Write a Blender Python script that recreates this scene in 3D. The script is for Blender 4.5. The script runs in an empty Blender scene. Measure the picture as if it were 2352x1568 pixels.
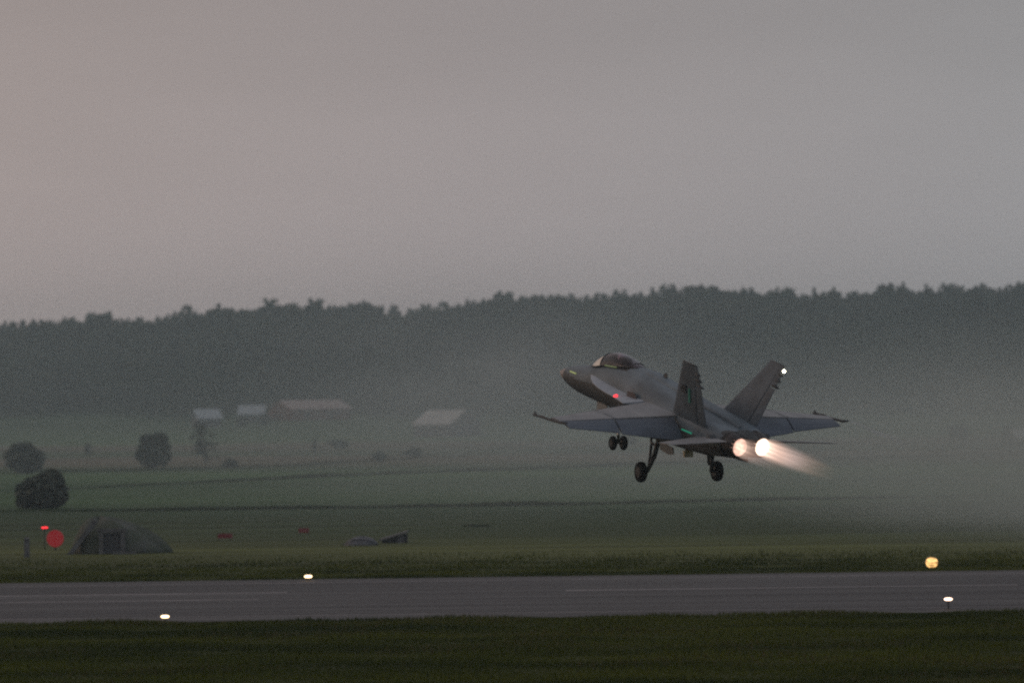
import bpy, bmesh, math, random
import numpy as np
from mathutils import Vector, Matrix, Euler

random.seed(7)
RNG = np.random.default_rng(11)
scene = bpy.context.scene
COL = scene.collection
rad = math.radians

# ------------------------------------------------------------------ camera
CAM_H, FPX, YH, ROLL = 7.4, 10500.0, 970.0, 0.0130      # lens constants in a 2352 px wide frame
PITCH = (YH - 784) / FPX
cam_d = bpy.data.cameras.new('camera')
cam = bpy.data.objects.new('camera', cam_d)
COL.objects.link(cam)
scene.camera = cam
cam_d.sensor_width = 36.0
cam_d.lens = 36.0 * FPX / 2352.0
cam_d.clip_start = 1.0
cam_d.clip_end = 9000.0
cam.location = (0, 0, CAM_H)
_fwd = Vector((0, math.cos(PITCH), math.sin(PITCH)))
_up0 = Vector((0, -math.sin(PITCH), math.cos(PITCH)))
_r0 = Vector((1, 0, 0))
_right = _r0 * math.cos(ROLL) - _up0 * math.sin(ROLL)
_up = _up0 * math.cos(ROLL) + _r0 * math.sin(ROLL)
cam.matrix_world = Matrix(((_right.x, _up.x, -_fwd.x, 0), (_right.y, _up.y, -_fwd.y, 0),
                           (_right.z, _up.z, -_fwd.z, CAM_H), (0, 0, 0, 1)))
cam_d.dof.use_dof = True
cam_d.dof.focus_distance = 170.0
cam_d.dof.aperture_fstop = 0.85
scene.cycles.filter_width = 2.2
scene.cycles.use_denoising = False                      # keep the grain of a dusk exposure

# ------------------------------------------------------------------ world, sun, exposure
SUN_AZ, SUN_EL = rad(-70.0), rad(3.0)                    # low to the left, beyond the frame
world = bpy.data.worlds.new('World')
scene.world = world
world.use_nodes = True
wt = world.node_tree
wt.nodes.clear()


def nd(t, kind, **kw):
    n = t.nodes.new(kind)
    for k, v in kw.items():
        setattr(n, k, v)
    return n


w_out = nd(wt, 'ShaderNodeOutputWorld')
w_bg = nd(wt, 'ShaderNodeBackground')
w_sky = nd(wt, 'ShaderNodeTexSky', sky_type='NISHITA')
w_sky.sun_disc = False
w_sky.sun_elevation = SUN_EL
w_sky.sun_rotation = SUN_AZ
w_sky.air_density = 1.0
w_sky.dust_density = 2.0
w_tc = nd(wt, 'ShaderNodeTexCoord')
w_dot = nd(wt, 'ShaderNodeVectorMath', operation='DOT_PRODUCT')   # towards the sunset or away from it
w_dot.inputs[1].default_value = (math.sin(SUN_AZ), math.cos(SUN_AZ), 0.0)
w_mr = nd(wt, 'ShaderNodeMapRange')
w_mr.inputs[1].default_value = -1.0
w_mr.inputs[2].default_value = 1.0
w_ramp = nd(wt, 'ShaderNodeValToRGB')
_e = w_ramp.color_ramp.elements
_e[0].position, _e[0].color = 0.0, (2.5, 2.85, 3.5, 1)       # blue-grey dusk cloud behind
_e[1].position, _e[1].color = 1.0, (9.5, 6.9, 5.3, 1)        # afterglow, out of frame to the left
for _p, _c in ((.60, (3.02, 3.0, 3.13)), (.675, (3.36, 2.98, 3.02)), (.735, (3.72, 3.09, 3.0)), (.92, (4.2, 3.5, 3.25))):
    _k = _e.new(_p)
    _k.color = (*_c, 1)
w_map = nd(wt, 'ShaderNodeMapping')
w_map.inputs[3].default_value = (5.0, 5.0, 26.0)
w_noise = nd(wt, 'ShaderNodeTexNoise')
w_noise.inputs['Scale'].default_value = 1.6
w_noise.inputs['Detail'].default_value = 4.0
w_nr = nd(wt, 'ShaderNodeMapRange')
w_nr.inputs[1].default_value = 0.3
w_nr.inputs[2].default_value = 0.7
w_nr.inputs[3].default_value = 0.965
w_nr.inputs[4].default_value = 1.035
w_sep = nd(wt, 'ShaderNodeSeparateXYZ')                   # thin cloud is paler towards the horizon
w_hz = nd(wt, 'ShaderNodeMapRange', interpolation_type='SMOOTHSTEP')
w_hz.inputs[1].default_value = 0.0
w_hz.inputs[2].default_value = 0.11
w_hz.inputs[3].default_value = 1.5
w_hz.inputs[4].default_value = 1.0
w_hm = nd(wt, 'ShaderNodeMath', operation='MULTIPLY')
w_mul = nd(wt, 'ShaderNodeVectorMath', operation='SCALE')
w_mix = nd(wt, 'ShaderNodeMix', data_type='RGBA')
w_mix.inputs[0].default_value = 0.88                     # thick thin-cloud cover over the clear sky
L = wt.links.new
L(w_tc.outputs['Generated'], w_dot.inputs[0])
L(w_dot.outputs['Value'], w_mr.inputs[0])
L(w_mr.outputs[0], w_ramp.inputs[0])
L(w_tc.outputs['Generated'], w_map.inputs[0])
L(w_map.outputs[0], w_noise.inputs['Vector'])
L(w_noise.outputs[0], w_nr.inputs[0])
L(w_ramp.outputs[0], w_mul.inputs[0])
L(w_tc.outputs['Generated'], w_sep.inputs[0])
L(w_sep.outputs[2], w_hz.inputs[0])
L(w_hz.outputs[0], w_hm.inputs[0])
L(w_nr.outputs[0], w_hm.inputs[1])
L(w_hm.outputs[0], w_mul.inputs['Scale'])
L(w_sky.outputs[0], w_mix.inputs[6])
L(w_mul.outputs[0], w_mix.inputs[7])
L(w_mix.outputs[2], w_bg.inputs[0])
w_bg.inputs[1].default_value = 0.1
L(w_bg.outputs[0], w_out.inputs[0])

sun_d = bpy.data.lights.new('sun', 'SUN')
sun_d.energy = 0.07
sun_d.angle = rad(14)
sun_d.color = (1.0, 0.66, 0.45)
sun = bpy.data.objects.new('sun', sun_d)
COL.objects.link(sun)
_sd = Vector((math.sin(SUN_AZ) * math.cos(rad(6)), math.cos(SUN_AZ) * math.cos(rad(6)), math.sin(rad(6))))
sun.rotation_euler = _sd.to_track_quat('Z', 'Y').to_euler()
sun.location = (-60, 40, 60)

vs = scene.view_settings
vs.view_transform = 'Standard'
vs.look = 'None'
vs.exposure = 0.07
vs.gamma = 1.0
vs.use_curve_mapping = False
scene.cycles.volume_bounces = 0
scene.cycles.max_bounces = 8
scene.cycles.transparent_max_bounces = 16
scene.cycles.volume_step_rate = 1.0
scene.cycles.volume_max_steps = 256
HAZE_DENSITY = 0.00027


# ------------------------------------------------------------------ helpers
def pix_dir(px, py):
    dx, dy = px - 1176, py - 784
    c, s = math.cos(ROLL), math.sin(ROLL)
    a, b = dx * c - dy * s, dx * s + dy * c
    d = Vector((a, FPX * math.cos(PITCH) + b * math.sin(PITCH), FPX * math.sin(PITCH) - b * math.cos(PITCH)))
    return d / d.y


def at(px, py, D):
    """point on the photograph's ray (px, py in a 2352 px wide frame), D metres away along the view"""
    return Vector((0, 0, CAM_H)) + pix_dir(px, py) * D


HY = [0, 750, 1000, 1260, 1430, 1600, 1800, 1950, 2150, 2800]
HZ = [0, 0, 0.8, 3.6, 7.8, 18, 33, 41, 41, 39]


RIDGE_PX = [-600, -300, 0, 100, 250, 400, 560, 700, 850, 920, 1050, 1150, 1232, 1400, 1510, 1700, 1900, 2100, 2250, 2352, 2700, 3000]
RIDGE_PY = [815, 800, 771, 757, 743, 733, 721, 712, 705, 722, 715, 702, 692, 688, 678, 680, 678, 676, 672, 664, 655, 660]
RIDGE_X = [(p - 1176) * 1950 / FPX for p in RIDGE_PX]
RIDGE_Z = [CAM_H + (YH + (1176 - p) * ROLL - q) / FPX * 1950 - 12.5 for p, q in zip(RIDGE_PX, RIDGE_PY)]


def height(x, y):
    """flat airfield and meadows, rising fields beyond 750 m, then the wooded ridge at about 1950 m"""
    x = np.asarray(x, float)
    y = np.asarray(y, float)
    h = np.interp(y, HY, HZ) * (1.0 + 0.10 * np.tanh(x / 120.0))
    ridge = np.interp(x, RIDGE_X, RIDGE_Z)
    far = np.clip((y - 1430) / 470.0, 0, 1)
    far = far * far * (3 - 2 * far)
    h = h * (1 - far) + far * ridge * np.interp(y, [1400, 1600, 1800, 1930, 2100, 2800], [.3, .5, .84, 1.0, 1.0, .95])
    near = np.clip((y - 500) / 500.0, 0, 1) * (0.18 * np.sin(x / 19.0 + y / 41.0))
    knoll = 2.3 * np.exp(-((x + 68) / 32.0) ** 2 - ((y - 1440) / 60.0) ** 2)
    return h + near + knoll


def hz(x, y):
    return float(height(x, y))


def ground_hit(px, py):
    d = pix_dir(px, py)
    D = 90.0
    while D < 2600:
        p = Vector((0, 0, CAM_H)) + d * D
        if p.z <= hz(p.x, p.y):
            return Vector((p.x, p.y, hz(p.x, p.y)))
        D *= 1.002
    p = Vector((0, 0, CAM_H)) + d * 1450
    return Vector((p.x, p.y, hz(p.x, p.y)))


def tag(o, label=None, cat=None, group=None, kind=None):
    for k, v in (('label', label), ('category', cat), ('group', group), ('kind', kind)):
        if v:
            o[k] = v
    return o


def empty(name, loc, rz=0.0, label=None, cat=None, group=None):
    o = bpy.data.objects.new(name, None)
    COL.objects.link(o)
    o.location = loc
    o.rotation_euler = (0, 0, rz)
    o.empty_display_size = 0.2
    return tag(o, label, cat, group)


class MB:
    def __init__(self):
        self.v, self.f = [], []

    def add(self, verts, faces):
        b = len(self.v)
        self.v += [tuple(p) for p in verts]
        self.f += [tuple(b + i for i in f) for f in faces]
        return self

    def box(self, c, s, rot=None):
        hx, hy, hz_ = s[0] / 2, s[1] / 2, s[2] / 2
        vs_ = [Vector((x, y, z)) for x in (-hx, hx) for y in (-hy, hy) for z in (-hz_, hz_)]
        if rot is not None:
            m = Euler(rot).to_matrix()
            vs_ = [m @ p for p in vs_]
        vs_ = [p + Vector(c) for p in vs_]
        return self.add(vs_, [(0, 1, 3, 2), (4, 6, 7, 5), (0, 4, 5, 1), (2, 3, 7, 6), (0, 2, 6, 4), (1, 5, 7, 3)])

    def rings(self, rings, cap0=True, cap1=True):
        n = len(rings[0])
        verts = [p for r in rings for p in r]
        faces = []
        for k in range(len(rings) - 1):
            for i in range(n):
                j = (i + 1) % n
                faces.append((k * n + i, k * n + j, (k + 1) * n + j, (k + 1) * n + i))
        if cap0:
            faces.append(tuple(range(n))[::-1])
        if cap1:
            faces.append(tuple((len(rings) - 1) * n + i for i in range(n)))
        return self.add(verts, faces)

    def tube(self, pts, radii, n=12, caps=True):
        pts = [Vector(p) for p in pts]
        if not hasattr(radii, '__len__'):
            radii = [radii] * len(pts)
        rs = []
        ref = None
        for k, p in enumerate(pts):
            d = (pts[min(k + 1, len(pts) - 1)] - pts[max(k - 1, 0)]).normalized()
            if ref is None:
                ref = Vector((0, 0, 1)) if abs(d.z) < 0.9 else Vector((1, 0, 0))
            a = d.cross(ref).normalized()
            b = a.cross(d).normalized()
            ref = b
            rs.append([p + (a * math.cos(t) + b * math.sin(t)) * radii[k] for t in [2 * math.pi * i / n for i in range(n)]])
        return self.rings(rs, caps, caps)

    def lathe(self, c, axis, prof, n=24, caps=(True, True)):
        """prof: (distance along axis, radius)"""
        c = Vector(c)
        axis = Vector(axis).normalized()
        ref = Vector((0, 0, 1)) if abs(axis.z) < 0.9 else Vector((1, 0, 0))
        a = axis.cross(ref).normalized()
        b = a.cross(axis)
        rs = [[c + axis * t + (a * math.cos(q) + b * math.sin(q)) * r for q in [2 * math.pi * i / n for i in range(n)]] for t, r in prof]
        return self.rings(rs, *caps)

    def slab(self, le0, te0, le1, te1, t0, t1, tte=0.25, lead=0.35):
        """a thin aerofoil panel between two chords"""
        le0, te0, le1, te1 = map(Vector, (le0, te0, le1, te1))
        nrm = (te0 - le0).cross(le1 - le0).normalized()
        if nrm.z < -1e-6:
            nrm = -nrm
        prof = [(0, lead * .5), (.06, .62), (.2, .9), (.4, 1.0), (.7, .75), (1.0, tte)]
        rs = []
        for le, te, t in ((le0, te0, t0), (le1, te1, t1)):
            up = [le.lerp(te, x) + nrm * (t * .5 * h) for x, h in prof]
            lo = [le.lerp(te, x) - nrm * (t * .5 * h) for x, h in prof[::-1]]
            rs.append(up + lo)
        return self.rings(rs)

    def build(self, name, mat, parent=None, smooth=False, sharp=None):
        me = bpy.data.meshes.new(name)
        me.from_pydata(self.v, [], self.f)
        me.validate()
        bm = bmesh.new()
        bm.from_mesh(me)
        bmesh.ops.recalc_face_normals(bm, faces=bm.faces)
        bm.to_mesh(me)
        bm.free()
        if mat:
            me.materials.append(mat)
        if smooth:
            me.polygons.foreach_set('use_smooth', [True] * len(me.polygons))
            if sharp:
                try:
                    me.set_sharp_from_angle(angle=rad(sharp))
                except Exception:
                    pass
        o = bpy.data.objects.new(name, me)
        COL.objects.link(o)
        if parent:
            o.parent = parent
        return o


def np_mesh(name, V, F, mat, parent=None, mat_idx=None):
    """V (n,3) floats, F (m,k) ints, all faces with k corners"""
    me = bpy.data.meshes.new(name)
    m, k = F.shape
    me.vertices.add(len(V))
    me.vertices.foreach_set('co', np.ascontiguousarray(V, np.float32).ravel())
    me.loops.add(m * k)
    me.loops.foreach_set('vertex_index', np.ascontiguousarray(F, np.int32).ravel())
    me.polygons.add(m)
    me.polygons.foreach_set('loop_start', np.arange(0, m * k, k, dtype=np.int32))
    me.polygons.foreach_set('loop_total', np.full(m, k, np.int32))
    for mm in (mat if isinstance(mat, (list, tuple)) else [mat]):
        me.materials.append(mm)
    if mat_idx is not None:
        me.polygons.foreach_set('material_index', np.ascontiguousarray(mat_idx, np.int32))
    me.update(calc_edges=True)
    o = bpy.data.objects.new(name, me)
    COL.objects.link(o)
    if parent:
        o.parent = parent
    return o


def copy_tree(o, parent=None):
    c = o.copy()
    COL.objects.link(c)
    if parent:
        c.parent = parent
    for ch in list(o.children):
        copy_tree(ch, c)
    return c


# ------------------------------------------------------------------ materials
def mat(name, col, rough=0.7, metal=0.0, var=0.0, vscale=3.0, stretch=(1, 1, 1), col2=None, bump=0.0, bscale=20.0, spec=0.5, detail=4.0):
    m = bpy.data.materials.new(name)
    m.use_nodes = True
    t = m.node_tree
    p = t.nodes['Principled BSDF']
    p.inputs['Base Color'].default_value = (*col, 1)
    p.inputs['Roughness'].default_value = rough
    p.inputs['Metallic'].default_value = metal
    p.inputs['Specular IOR Level'].default_value = spec
    tc = nd(t, 'ShaderNodeTexCoord')
    if var > 0 or col2:
        mp = nd(t, 'ShaderNodeMapping')
        mp.inputs[3].default_value = stretch
        n = nd(t, 'ShaderNodeTexNoise')
        n.inputs['Scale'].default_value = vscale
        n.inputs['Detail'].default_value = detail
        mr = nd(t, 'ShaderNodeMapRange')
        mr.inputs[1].default_value = 0.36
        mr.inputs[2].default_value = 0.64
        mx = nd(t, 'ShaderNodeMix', data_type='RGBA')
        a = col
        b = col2 if col2 else tuple(c * (1 - var) for c in col)
        if not col2:
            a = tuple(c * (1 + var) for c in col)
        mx.inputs[6].default_value = (*a, 1)
        mx.inputs[7].default_value = (*b, 1)
        t.links.new(tc.outputs['Object'], mp.inputs[0])
        t.links.new(mp.outputs[0], n.inputs['Vector'])
        t.links.new(n.outputs[0], mr.inputs[0])
        t.links.new(mr.outputs[0], mx.inputs[0])
        t.links.new(mx.outputs[2], p.inputs['Base Color'])
    if bump > 0:
        n2 = nd(t, 'ShaderNodeTexNoise')
        n2.inputs['Scale'].default_value = bscale
        n2.inputs['Detail'].default_value = 5
        bp = nd(t, 'ShaderNodeBump')
        bp.inputs['Strength'].default_value = bump
        bp.inputs['Distance'].default_value = 0.05
        t.links.new(tc.outputs['Object'], n2.inputs['Vector'])
        t.links.new(n2.outputs[0], bp.inputs['Height'])
        t.links.new(bp.outputs[0], p.inputs['Normal'])
    return m


def emit_mat(name, col, strength):
    m = bpy.data.materials.new(name)
    m.use_nodes = True
    t = m.node_tree
    p = t.nodes['Principled BSDF']
    p.inputs['Base Color'].default_value = (*[min(1, c) * .5 for c in col], 1)
    p.inputs['Emission Color'].default_value = (*col, 1)
    p.inputs['Emission Strength'].default_value = strength
    p.inputs['Roughness'].default_value = 0.3
    return m


M = {}
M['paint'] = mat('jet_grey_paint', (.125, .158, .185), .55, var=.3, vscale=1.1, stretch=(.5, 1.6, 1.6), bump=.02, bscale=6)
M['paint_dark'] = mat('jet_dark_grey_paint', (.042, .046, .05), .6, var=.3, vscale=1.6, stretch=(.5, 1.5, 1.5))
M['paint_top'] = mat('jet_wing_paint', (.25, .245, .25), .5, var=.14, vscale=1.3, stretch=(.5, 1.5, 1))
M['lex'] = mat('skylit_extension_paint', (.40, .42, .46), .5, var=.1, vscale=1.4)  # paler than the hull: skylight on its upper face put into the colour
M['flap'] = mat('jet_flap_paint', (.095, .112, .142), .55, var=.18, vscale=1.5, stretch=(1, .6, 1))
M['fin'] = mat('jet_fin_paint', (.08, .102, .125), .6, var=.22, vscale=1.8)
M['nose_glow'] = mat('nose_afterglow_tint', (.27, .20, .17), .4, var=.1)  # peach afterglow on the nose tip, put into its colour
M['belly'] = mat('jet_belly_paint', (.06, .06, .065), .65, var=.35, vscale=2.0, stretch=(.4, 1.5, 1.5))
M['burnt'] = mat('burnt_titanium', (.045, .042, .045), .45, metal=.6, var=.3, vscale=5)
M['dark'] = mat('cavity_black', (.012, .012, .013), .8)
M['rail'] = mat('launcher_rail_paint', (.05, .05, .055), .6, var=.2)
M['tyre'] = mat('tyre_rubber', (.009, .009, .009), .95, spec=.2, var=.25, vscale=9)
M['rim'] = mat('wheel_rim', (.022, .022, .023), .6, metal=.2)
M['strut'] = mat('gear_strut_paint', (.05, .047, .047), .5, var=.3, vscale=5)
M['chrome'] = mat('oleo_chrome', (.5, .48, .46), .25, metal=1.0)
M['door'] = mat('gear_door_paint', (.16, .16, .155), .55, var=.25, vscale=3)
M['door_pale'] = mat('pale_gear_door', (.8, .7, .48), .5, var=.15, vscale=6)
M['black'] = mat('black_trim', (.02, .02, .022), .5)
M['seat'] = mat('seat_fabric', (.025, .02, .026), .8)
M['helmet'] = mat('helmet_shell', (.42, .36, .38), .3)
M['visor'] = mat('visor_black', (.02, .02, .03), .1)
M['suit'] = mat('flight_suit', (.05, .06, .045), .8, var=.2, vscale=6)
M['red_light'] = emit_mat('red_position_light', (1, .03, .04), 2.6)
M['white_light'] = emit_mat('white_tail_light', (1, .93, .7), 14.0)
M['strip_green'] = emit_mat('green_strip_light', (.03, .36, .22), .38)
M['strip_dim'] = emit_mat('dim_green_strip_light', (.03, .20, .13), .10)
M['strip_yellow'] = emit_mat('yellow_green_strip_light', (.42, .5, .16), .4)
M['strip_yellow_dim'] = emit_mat('dim_yellow_green_strip_light', (.2, .26, .09), .3)
M['burner'] = emit_mat('burner_glow', (1.0, .74, .58), 1.0)
M['burner_dim'] = emit_mat('dimmer_burner_glow', (1.0, .58, .46), .5)
for _m, _v in ((M['burner'], 1.0), (M['burner_dim'], .5)):                 # uneven fire inside the nozzle
    _t = _m.node_tree
    _n = nd(_t, 'ShaderNodeTexNoise')
    _n.inputs['Scale'].default_value = 4.5
    _r = nd(_t, 'ShaderNodeMapRange')
    _r.inputs[1].default_value, _r.inputs[2].default_value = .35, .65
    _r.inputs[3].default_value, _r.inputs[4].default_value = .35 * _v, 1.6 * _v
    _c = nd(_t, 'ShaderNodeTexCoord')
    _t.links.new(_c.outputs['Object'], _n.inputs['Vector'])
    _t.links.new(_n.outputs[0], _r.inputs[0])
    _t.links.new(_r.outputs[0], _t.nodes['Principled BSDF'].inputs['Emission Strength'])

# canopy glass: clear, with a mirror-like skin
def glass_mat(name, tint, base, gloss=(.86, .87, .92)):
    m = bpy.data.materials.new(name)
    m.use_nodes = True
    t = m.node_tree
    t.nodes.clear()
    out = nd(t, 'ShaderNodeOutputMaterial')
    mix = nd(t, 'ShaderNodeMixShader')
    tr = nd(t, 'ShaderNodeBsdfTransparent')
    tr.inputs[0].default_value = (*tint, 1)
    gl = nd(t, 'ShaderNodeBsdfGlossy')
    gl.inputs['Roughness'].default_value = .04
    gl.inputs['Color'].default_value = (*gloss, 1)
    lw = nd(t, 'ShaderNodeLayerWeight')
    lw.inputs[0].default_value = .5
    pw = nd(t, 'ShaderNodeMath', operation='POWER')
    pw.inputs[1].default_value = 4.6
    ma = nd(t, 'ShaderNodeMath', operation='MULTIPLY_ADD')
    ma.inputs[1].default_value = max(.1, .95 - base)
    ma.inputs[2].default_value = base
    t.links.new(lw.outputs['Facing'], pw.inputs[0])
    t.links.new(pw.outputs[0], ma.inputs[0])
    t.links.new(ma.outputs[0], mix.inputs[0])
    t.links.new(tr.outputs[0], mix.inputs[1])
    t.links.new(gl.outputs[0], mix.inputs[2])
    t.links.new(mix.outputs[0], out.inputs[0])
    return m


M['glass'] = glass_mat('canopy_glass', (.74, .68, .74), .02)
M['wind_glass'] = glass_mat('sunset_tinted_windscreen_glass', (.6, .55, .5), .85, (1.0, .9, .8))  # warm sunset reflection put into the mirror tint and strength


# ground: mown grass, ploughed and green field plots, all by distance from the airfield
def ground_material():
    m = bpy.data.materials.new('airfield_grass')
    m.use_nodes = True
    t = m.node_tree
    p = t.nodes['Principled BSDF']
    p.inputs['Roughness'].default_value = .95
    p.inputs['Specular IOR Level'].default_value = .1
    ge = nd(t, 'ShaderNodeNewGeometry')
    sp = nd(t, 'ShaderNodeSeparateXYZ')
    t.links.new(ge.outputs['Position'], sp.inputs[0])
    # plot boundaries wander a little and run slightly oblique to the runway
    nz = nd(t, 'ShaderNodeTexNoise')
    nz.inputs['Scale'].default_value = .012
    nz.inputs['Detail'].default_value = 3
    t.links.new(ge.outputs['Position'], nz.inputs['Vector'])
    w = nd(t, 'ShaderNodeMath', operation='MULTIPLY_ADD')
    w.inputs[1].default_value = 46
    t.links.new(nz.outputs[0], w.inputs[0])
    ob = nd(t, 'ShaderNodeMath', operation='MULTIPLY_ADD')
    ob.inputs[1].default_value = .35
    t.links.new(sp.outputs[0], ob.inputs[0])
    t.links.new(sp.outputs[1], ob.inputs[2])
    t.links.new(ob.outputs[0], w.inputs[2])
    mr = nd(t, 'ShaderNodeMapRange')
    mr.inputs[1].default_value = 100
    mr.inputs[2].default_value = 1600
    t.links.new(w.outputs[0], mr.inputs[0])
    ra = nd(t, 'ShaderNodeValToRGB')
    els = ra.color_ramp.elements
    stops = [(100, (.040, .046, .010)), (190, (.040, .046, .010)), (262, (.058, .066, .018)), (288, (.105, .115, .034)), (325, (.050, .066, .026)),
             (405, (.036, .060, .027)), (470, (.06, .105, .042)), (600, (.052, .092, .04)), (690, (.072, .128, .046)),
             (800, (.05, .078, .034)), (850, (.105, .094, .054)), (960, (.125, .094, .062)), (1030, (.055, .08, .036)),
             (1150, (.12, .094, .062)), (1230, (.075, .118, .045)), (1420, (.05, .08, .034))]
    while len(els) < len(stops):
        els.new(.5)
    for e, (d, c) in zip(els, stops):
        e.position = (d - 100) / 1500
        e.color = (*[v * (1.15 if d > 300 else 1.1) for v in c], 1)
    t.links.new(mr.outputs[0], ra.inputs[0])
    # streaks across the view (mowing, wheel tracks) and patches
    mp = nd(t, 'ShaderNodeMapping')
    mp.inputs[3].default_value = (.03, .42, 1)
    n2 = nd(t, 'ShaderNodeTexNoise')
    n2.inputs['Scale'].default_value = .55
    n2.inputs['Detail'].default_value = 6
    n2.inputs['Roughness'].default_value = .65
    t.links.new(ge.outputs['Position'], mp.inputs[0])
    t.links.new(mp.outputs[0], n2.inputs['Vector'])
    m2 = nd(t, 'ShaderNodeMapRange')
    m2.inputs[1].default_value = .3
    m2.inputs[2].default_value = .7
    m2.inputs[3].default_value = .5
    m2.inputs[4].default_value = 1.55
    t.links.new(n2.outputs[0], m2.inputs[0])
    sc = nd(t, 'ShaderNodeVectorMath', operation='SCALE')
    t.links.new(ra.outputs[0], sc.inputs[0])
    t.links.new(m2.outputs[0], sc.inputs['Scale'])
    t.links.new(sc.outputs[0], p.inputs['Base Color'])
    return m


M['ground'] = ground_material()


def asphalt_material():
    m = mat('worn_runway_asphalt', (.1, .09, .095), .85, var=.0, spec=.12)
    t = m.node_tree
    p = t.nodes['Principled BSDF']
    ge = nd(t, 'ShaderNodeNewGeometry')
    mp = nd(t, 'ShaderNodeMapping')
    mp.inputs[3].default_value = (.05, .9, 1)
    n = nd(t, 'ShaderNodeTexNoise')
    n.inputs['Scale'].default_value = .5
    n.inputs['Detail'].default_value = 6
    t.links.new(ge.outputs['Position'], mp.inputs[0])
    t.links.new(mp.outputs[0], n.inputs['Vector'])
    ra = nd(t, 'ShaderNodeValToRGB')
    ra.color_ramp.elements[0].position = .3
    ra.color_ramp.elements[0].color = (.076, .071, .072, 1)
    ra.color_ramp.elements[1].position = .7
    ra.color_ramp.elements[1].color = (.152, .143, .142, 1)
    t.links.new(n.outputs[0], ra.inputs[0])
    t.links.new(ra.outputs[0], p.inputs['Base Color'])
    return m


M['asphalt'] = asphalt_material()
M['marking'] = mat('worn_white_runway_paint', (.42, .37, .37), .7, col2=(.12, .107, .112), vscale=.9, stretch=(.25, 2, 1), detail=6)
M['blade'] = mat('grass_blades', (.112, .122, .014), .9, spec=.05, col2=(.038, .052, .007), vscale=.16, stretch=(.3, 1.2, 1), detail=5)
M['straw'] = mat('dry_grass_blades', (.10, .078, .026), .9, spec=.1, var=.2, vscale=.5)
M['weeds'] = mat('rank_weeds', (.044, .06, .03), .9, spec=.1, var=.3, vscale=.6)
M['leaf'] = mat('broadleaf_foliage', (.038, .056, .037), .8, spec=.2, var=.35, vscale=.7)
M['leaf_dark'] = mat('dark_bush_foliage', (.085, .098, .078), .8, spec=.2, var=.35, vscale=.8)
M['needle'] = mat('conifer_foliage', (.02, .034, .028), .85, spec=.15, var=.3, vscale=.5)
M['bark'] = mat('tree_bark', (.06, .05, .04), .9, var=.3, vscale=4)
M['roof_pale'] = mat('pale_sheet_metal_roof', (.62, .58, .55), .5, var=.12, vscale=.8, stretch=(3, .5, 1))
M['roof_blue'] = mat('blue_grey_sheet_roof', (.40, .43, .46), .5, var=.12, vscale=.8)
M['roof_red'] = mat('faded_red_tile_roof', (.42, .30, .275), .7, var=.2, vscale=1.2)
M['wall_red'] = mat('red_ochre_boards', (.16, .05, .04), .8, var=.2, vscale=2, stretch=(4, 4, .4))
M['wall_grey'] = mat('weathered_grey_boards', (.11, .105, .115), .85, var=.25, vscale=2, stretch=(4, 4, .4))
M['wall_pale'] = mat('pale_plaster', (.36, .36, .36), .8, var=.12)
M['win'] = mat('window_pane', (.03, .035, .04), .12)
M['trim'] = mat('white_trim', (.5, .5, .48), .6)
M['concrete'] = mat('pale_concrete', (.115, .112, .112), .85, var=.25, vscale=2, bump=.1, bscale=8)
M['mound'] = mat('stony_earth', (.075, .086, .058), .95, col2=(.11, .112, .096), vscale=.9, bump=.4, bscale=3)
M['tarp'] = mat('grey_tarpaulin', (.12, .115, .125), .7, var=.25, vscale=2)
M['board_red'] = mat('red_marker_board', (.22, .022, .028), .6, var=.15)
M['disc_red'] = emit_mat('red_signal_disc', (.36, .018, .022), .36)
M['lamp_body'] = mat('lamp_housing', (.03, .028, .025), .7)
M['lamp_warm'] = emit_mat('runway_lamp_glow', (1.0, .70, .40), 3.2)
M['lamp_pink'] = emit_mat('runway_lamp_glow_rosy', (1.0, .68, .50), 3.2)
M['lamp_amber'] = emit_mat('runway_lamp_glow_amber', (1.0, .56, .2), 1.1)
_t = M['lamp_amber'].node_tree                                              # heat shimmer round the lamp put into an uneven glow
_c = nd(_t, 'ShaderNodeTexCoord')
_g = nd(_t, 'ShaderNodeMapping')
_g.inputs[3].default_value = (3.0, 3.0, 9.0)
_n = nd(_t, 'ShaderNodeTexNoise')
_n.inputs['Scale'].default_value = 1.3
_r = nd(_t, 'ShaderNodeMapRange')
_r.inputs[1].default_value, _r.inputs[2].default_value = .38, .62
_r.inputs[3].default_value, _r.inputs[4].default_value = .25, 1.7
_t.links.new(_c.outputs['Object'], _g.inputs[0])
_t.links.new(_g.outputs[0], _n.inputs['Vector'])
_t.links.new(_n.outputs[0], _r.inputs[0])
_t.links.new(_r.outputs[0], _t.nodes['Principled BSDF'].inputs['Emission Strength'])
M['steel'] = mat('galvanised_steel', (.2, .2, .21), .5, metal=.5)

# ------------------------------------------------------------------ ground, runway
GX, GY0, GY1 = 1500.0, -80.0, 2750.0
xs = np.unique(np.concatenate([np.linspace(-GX, -300, 25), np.linspace(-300, 300, 121), np.linspace(300, GX, 25)]))
ys = np.unique(np.concatenate([np.linspace(GY0, 500, 30), np.linspace(500, 1400, 91), np.linspace(1400, GY1, 90)]))
XX, YY = np.meshgrid(xs, ys)
ZZ = height(XX, YY)
nx, ny = len(xs), len(ys)
ii = (np.arange(ny - 1)[:, None] * nx + np.arange(nx - 1)[None, :]).ravel()
gr = np_mesh('ground', np.stack([XX.ravel(), YY.ravel(), ZZ.ravel()], 1), np.stack([ii, ii + 1, ii + nx + 1, ii + nx], 1), M['ground'])
gr.data.polygons.foreach_set('use_smooth', [True] * len(gr.data.polygons))
tag(gr, kind='structure')

RW0, RW1 = 173.0, 219.5


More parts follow.
